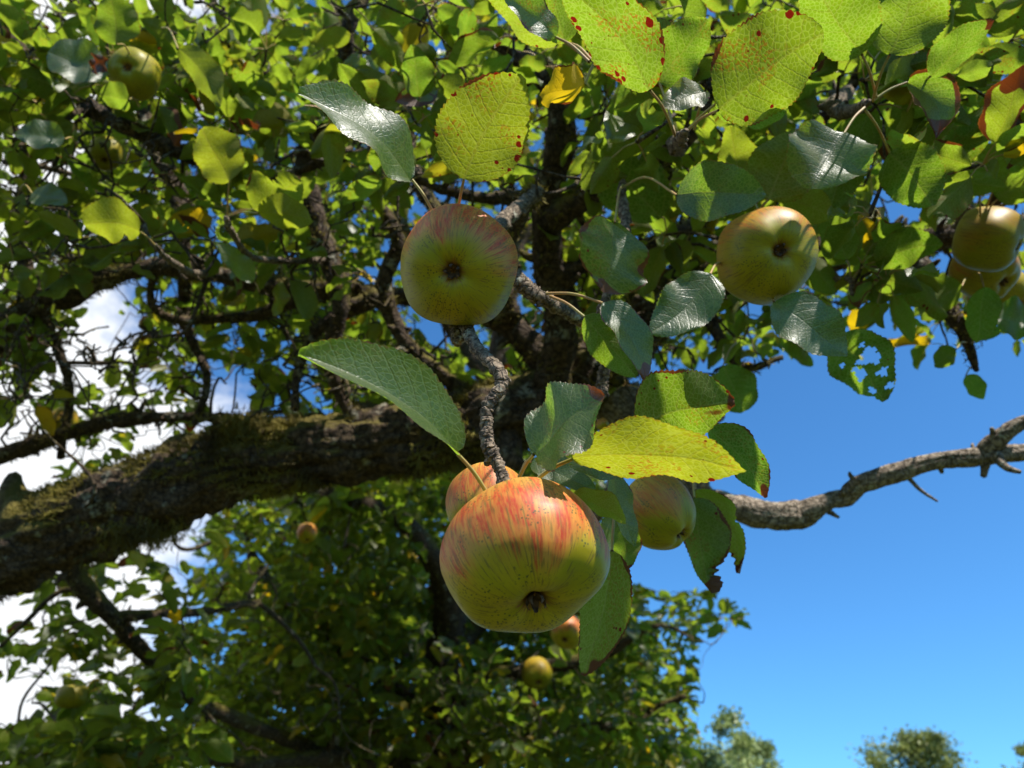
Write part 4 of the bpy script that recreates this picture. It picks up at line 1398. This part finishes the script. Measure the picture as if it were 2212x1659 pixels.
def apple(px, py, rpx, d, cal, label, red=.8, ripe=.6, squash=1.0, taper=0.0, stem_to=None, group=None, seed=0, hi=False, spin=0.0, small=False):
    r = rpx * d * VW / PXW
    C = at(px, py, d)
    # calyx direction in camera axes
    vx, vy = cal
    vz = -math.sqrt(max(0.0, 1 - vx * vx - vy * vy)) if (vx * vx + vy * vy) < 1 else 0
    dirc = unit(vx * RIGHT - vy * UP + vz * FWD)
    zax = -dirc
    xa = unit(np.cross(zax, (0.2, 0.9, 0.3)))
    ya = np.cross(zax, xa)
    root = thing('apple', label, 'apple', tuple(C), group)
    nph, nth = (96, 90) if hi else ((56, 48) if not small else (28, 26))
    pr = catmull(np.array([(p[0], 0, p[1]) for p in PROF]), nth)
    V, A, E = [], [], []
    bdir = unit(UP + RIGHT * .15 * math.sin(seed * 7) - FWD * .1)
    for i in range(nth):
        rr_, zz = max(pr[i, 0], 0.0), pr[i, 2]
        vpar = i / (nth - 1)
        for j in range(nph):
            ph = 2 * math.pi * j / nph + spin
            lob = 0.014 * math.cos(5 * ph + seed) * (0.5 + 0.5 * (zz < 0)) * min(1, rr_ * 1.5)
            nz_ = noise.noise(Vector((math.cos(ph) * rr_ * 1.1 + seed * 3, math.sin(ph) * rr_ * 1.1, zz * 1.1)))
            k = 1 + lob + 0.09 * nz_ - taper * max(0, -zz) * 0.35
            zl = zz * squash * (1 + 0.02 * math.cos(5 * ph + seed) * (zz < -.5)) + 0.05 * noise.noise(Vector((math.cos(ph) * rr_, math.sin(ph) * rr_, seed + 5)))
            P = (xa * math.cos(ph) + ya * math.sin(ph)) * rr_ * k * r + zax * zl * r
            V.append(P)
            A.append((math.cos(ph), math.sin(ph), vpar))
            E.append((.5 + .5 * float(unit(P) @ bdir), 0, 0, 1))
    idx = np.arange(nth * nph).reshape(nth, nph)
    F = np.stack((idx[:-1], idx[1:], np.roll(idx, -1, 1)[1:], np.roll(idx, -1, 1)[:-1]), -1).reshape(-1, 4)
    me = make_mesh('skin', np.array(V), F, [SKIN], None, {'lt': np.array(A), 'rnd': np.array(E)})
    o = bpy.data.objects.new('skin', me)
    COL.objects.link(o)
    o.parent = root
    o.color = (red, ripe, seed % 1, 1)
    # dried sepals in the eye
    b = Bag()
    base = zax * (-0.60 * squash * r)
    for k in range(5):
        ph = k * 2 * math.pi / 5 + seed
        e = xa * math.cos(ph) + ya * math.sin(ph)
        tn = -xa * math.sin(ph) + ya * math.cos(ph)
        pts = []
        for (u_, h_, w_) in ((.02, -.02, .05), (.07, -.07, .055), (.11, -.13, .04), (.12 + .03 * math.sin(k * 3), -.19, .022), (.08, -.225, .004)):
            cp = base + e * u_ * r - zax * (-h_) * r
            pts += [cp - tn * w_ * r, cp + e * .012 * r, cp + tn * w_ * r]
        pts = np.array(pts)
        ii = np.arange(15).reshape(5, 3)
        q = np.stack((ii[:-1, :-1], ii[:-1, 1:], ii[1:, 1:], ii[1:, :-1]), -1).reshape(-1, 4)
        b.add(pts, q)
    # dark cup at the bottom of the eye
    ring = np.array([base - zax * .015 * r + (xa * math.cos(t_) + ya * math.sin(t_)) * .085 * r for t_ in np.linspace(0, 2 * math.pi, 12, endpoint=False)] + [base + zax * .03 * r])
    b.add(ring, None, [((j + 1) % 12, j, 12) for j in range(12)])
    o2 = bpy.data.objects.new('calyx', b.mesh('calyx', [SEPAL]))
    COL.objects.link(o2); o2.parent = root
    # stem
    s0 = zax * .50 * squash * r
    s1 = (stem_to if stem_to is not None else C + zax * r * 1.15 + UP * r * .1) - C
    mids = s0 + zax * r * .38
    CC = catmull(np.array([s0, mids, s1]), 10)
    v, f, t3, a_ = tube(CC, np.linspace(.0011, .0016, 10), 7, 0, .1, 300)
    b = Bag(); b.add(v, f, t3, a_)
    o3 = bpy.data.objects.new('stem', b.mesh('stem', [STEM]))
    COL.objects.link(o3); o3.parent = root
    return root


AG = 'apples hanging on the trees'
apple(1135, 1206, 178, .372, (0.17, 0.60), 'large red-streaked yellow apple hanging lowest and nearest, sunlit on top', red=1.0, ripe=1.0, squash=.84, stem_to=at(1095, 1070, .40), group=AG, seed=1.3, hi=True)
apple(990, 576, 130, .50, (-0.06, 0.25), 'green apple with pink blush and open eye under two upright leaves', red=1.0, ripe=.55, squash=.95, taper=.35, stem_to=at(1010, 560, .58), group=AG, seed=2.9, hi=True)
apple(1052, 1092, 90, .50, (0.1, 0.75), 'reddish apple half hidden behind the big streaked apple', red=.9, ripe=.8, stem_to=at(1100, 1065, .60), group=AG, seed=3.7)
apple(1425, 1108, 80, .60, (0.55, 0.55), 'dull green apple hanging under the long yellow spotted leaf', red=.55, ripe=.5, squash=1.12, taper=.4, stem_to=at(1400, 1020, .66), group=AG, seed=4.4)
apple(1657, 552, 104, .62, (0.03, 0.02), 'round green apple with faint red side below a dark shiny leaf', red=.45, ripe=.5, stem_to=at(1655, 470, .70), group=AG, seed=5.2, hi=True)
apple(2136, 518, 72, .88, (0.75, 0.35), 'pale yellow apple, topmost of the three stacked together', red=.25, ripe=.2, squash=1.0, stem_to=at(2130, 470, .95), group=AG, seed=6.1)
apple(2130, 585, 66, .96, (0.35, 0.6), 'green apple with orange cheek between two other apples', red=.55, ripe=.4, stem_to=at(2120, 530, 1.05), group=AG, seed=7.4)
apple(2163, 640, 62, 1.02, (0.3, 0.5), 'green apple, lowest of the three stacked together', red=.1, ripe=.6, stem_to=at(2140, 560, 1.1), group=AG, seed=8.8)
apple(290, 158, 53, 1.0, (0.12, 0.08), 'shaded olive green apple beside a curled brown dead leaf', red=.05, ripe=.25, stem_to=at(285, 120, 1.08), group=AG, seed=9.6)
apple(230, 332, 36, 1.3, (0.2, 0.7), 'small dark green apple under the shaded olive one among backlit leaves', red=.05, ripe=.3, stem_to=at(235, 300, 1.38), group=AG, seed=10.3)
apple(728, 222, 40, 1.12, (0.1, 0.5), 'brownish apple peeping over the white glaring leaf', red=.2, ripe=.4, stem_to=at(735, 180, 1.2), group=AG, seed=11.7)
apple(1226, 1366, 36, 2.0, (-0.3, 0.3), 'small out-of-focus apple with red cheek just below the big apple', red=.9, ripe=.8, group=AG, seed=12.2, small=True)
apple(1160, 1455, 33, 2.7, (0.1, 0.4), 'dim green apple deep in foliage under the big apple', red=.2, ripe=.3, group=AG, seed=13.4, small=True)
apple(156, 1505, 33, 1.8, (0.1, 0.9), 'dark apple hanging alone against the white cloud', red=.05, ripe=.3, squash=.85, group=AG, seed=14.1, small=True)
apple(136, 912, 30, 1.7, (0.2, 0.7), 'small apple above the mossy bough near white sky gaps', red=.3, ripe=.6, group=AG, seed=15.8, small=True)
apple(663, 1152, 22, 2.2, (0.2, 0.7), 'tiny yellow apple with pink top just beneath the bough', red=.8, ripe=1, group=AG, seed=16.1, small=True)
apple(353, 1640, 36, 2.1, (0.2, 0.7), 'yellow-green apple at the very bottom edge', red=.1, ripe=.9, group=AG, seed=17.5, small=True)
apple(318, 700, 17, 2.0, (0.2, 0.7), 'tiny pinkish apple under the dark curling branch', red=.7, ripe=1, group=AG, seed=18.5, small=True)
apple(785, 1345, 30, 2.7, (0.2, 0.5), 'dim green apple in the dark foliage left of the background trunk', red=.1, ripe=.3, group=AG, seed=19.5, small=True)
apple(1302, 918, 14, 1.0, (0.2, 0.5), 'sliver of orange apple peeping behind the two joined leaves', red=.6, ripe=1, group=AG, seed=20.5, small=True)

# ------------------------------------------------------------ ground and far trees
gm, t, out = new_mat('meadow_grass')
g = N(t, 'ShaderNodeTexCoord')
n = N(t, 'ShaderNodeTexNoise', i_Scale=0.8, i_Detail=8.0)
t.links.new(g.outputs['Object'], n.inputs['Vector'])
c = mixc(t, ramp(t, n.outputs[0], 0.3, 0.7), (0.030, 0.050, 0.012), (0.085, 0.085, 0.030))
p = N(t, 'ShaderNodeBsdfPrincipled')
t.links.new(c, p.inputs['Base Color'])
p.inputs['Roughness'].default_value = .9
t.links.new(p.outputs[0], out.inputs[0])
gn = 60
xs = np.concatenate((-np.geomspace(1500, 2, gn // 2), np.geomspace(2, 1500, gn // 2)))
gx, gy = np.meshgrid(xs, xs, indexing='ij')
gz = np.array([[0.12 * noise.noise(Vector((x * .12, y * .12, 0))) for y in xs] for x in xs])
GV = np.stack((gx, gy, gz), -1).reshape(-1, 3)
ii = np.arange(gn * gn).reshape(gn, gn)
GF = np.stack((ii[:-1, :-1], ii[1:, :-1], ii[1:, 1:], ii[:-1, 1:]), -1).reshape(-1, 4)
link('ground', make_mesh('ground', GV, GF, [gm]), None, kind='structure', label='rough orchard grass')


def far_leaf_mat(name, c1, c2):
    m, t, out = new_mat(name)
    g = N(t, 'ShaderNodeTexCoord')
    n = N(t, 'ShaderNodeTexNoise', i_Scale=2.0, i_Detail=3.0)
    t.links.new(g.outputs['Object'], n.inputs['Vector'])
    c = mixc(t, ramp(t, n.outputs[0], 0.35, 0.65), c1, c2)
    p = N(t, 'ShaderNodeBsdfPrincipled')
    p.inputs['Roughness'].default_value = .5
    t.links.new(c, p.inputs['Base Color'])
    tr = N(t, 'ShaderNodeBsdfTranslucent')
    t.links.new(c, tr.inputs[0])
    mx = N(t, 'ShaderNodeMixShader')
    mx.inputs[0].default_value = .35
    t.links.new(p.outputs[0], mx.inputs[1]); t.links.new(tr.outputs[0], mx.inputs[2])
    t.links.new(mx.outputs[0], out.inputs[0])
    return m


def far_tree(name, label, px, pytop, d, spread, mat, seed, nl=9000, ls=0.10, lobes=26, top_blobs=()):
    rg = np.random.default_rng(seed)
    top = at(px, pytop, d)
    base = np.array((top[0], top[1], 0.0))
    H = top[2]
    root = thing(name, label, 'tree', tuple(base))
    pts = np.array([base + (0, 0, -.1), base + (.1, 0, H * .35), base + (rg.normal(0, .15), 0, H * .65), top - (0, 0, H * .06)])
    C = catmull(pts, 30)
    b = Bag()
    v, f, t3, a_ = tube(C, np.linspace(H * .022, H * .003, 30), 10, seed, .1, 2)
    b.add(v, f, t3, a_)
    cens = []
    for k in range(lobes):
        h = rg.uniform(.38, .97)
        az = rg.uniform(0, 6.28)
        rad = spread * math.sin(math.pi * min(1, (1.03 - h) * 1.25)) ** .6 * rg.uniform(.3, 1)
        e = np.array((base[0] + math.cos(az) * rad, base[1] + math.sin(az) * rad, H * h))
        s0 = C[int(min(29, max(4, (h - .12) * 29)))]
        q = catmull(np.array([s0, (s0 + e) / 2 + (0, 0, rad * .12), e]), 8)
        v, f, t3, a_ = tube(q, np.linspace(H * .006, H * .0015, 8), 6, k, .1, 2)
        b.add(v, f, t3, a_)
        cens.append(e)
        for z in range(2):
            cens.append(e + rg.normal(0, spread * .13, 3))
    cens.append(top)
    link('trunk', b.mesh('trunk', [DEAD]), root)
    cens = np.array(cens)
    k = rg.integers(0, len(cens), nl)
    sc_ = rg.uniform(.04, .12, len(cens))[k][:, None] * spread
    P = cens[k] + rg.normal(0, 1, (nl, 3)) * sc_ * np.array((1, 1, .75))
    ax = rg.normal(0, 1, (nl, 3)); ax /= np.linalg.norm(ax, axis=1)[:, None]
    wv = np.cross(ax, rg.normal(0, 1, (nl, 3))); wv /= np.linalg.norm(wv, axis=1)[:, None]
    l = ls * rg.uniform(.6, 1.2, (nl, 1))
    VV = np.stack((P, P + ax * l * .5 + wv * l * .25, P + ax * l, P + ax * l * .5 - wv * l * .25), 1).reshape(-1, 3)
    F = np.arange(nl * 4).reshape(-1, 4)
    me = make_mesh('crown', VV, F, [mat], None, None, False)
    link('crown', me, root)


FL1 = far_leaf_mat('pale_leaves', (0.13, 0.18, 0.045), (0.32, 0.38, 0.12))
FL2 = far_leaf_mat('grey_green_leaves', (0.10, 0.135, 0.028), (0.24, 0.27, 0.06))
far_tree('tree', 'pale feathery tree rising behind the right edge of dark apple foliage', 1600, 1592, 17, 1.5, FL1, 3, 15000, .09)
far_tree('tree', 'light green leafy tree overlapping the edge of the second apple tree', 1450, 1500, 12, 1.4, FL1, 8, 20000, .085)
far_tree('tree', 'distant olive tree top standing alone on the horizon under blue sky', 1955, 1592, 26, 2.4, FL2, 5, 22000, .15)
far_tree('tree', 'distant tree top cut by the bottom corner under blue sky', 2210, 1622, 26, 2.0, FL2, 6, 16000, .15)
print('leaves', len(lf1), len(lf2), 'twigs', len(tw1), len(tw2), 'hero', NHL)
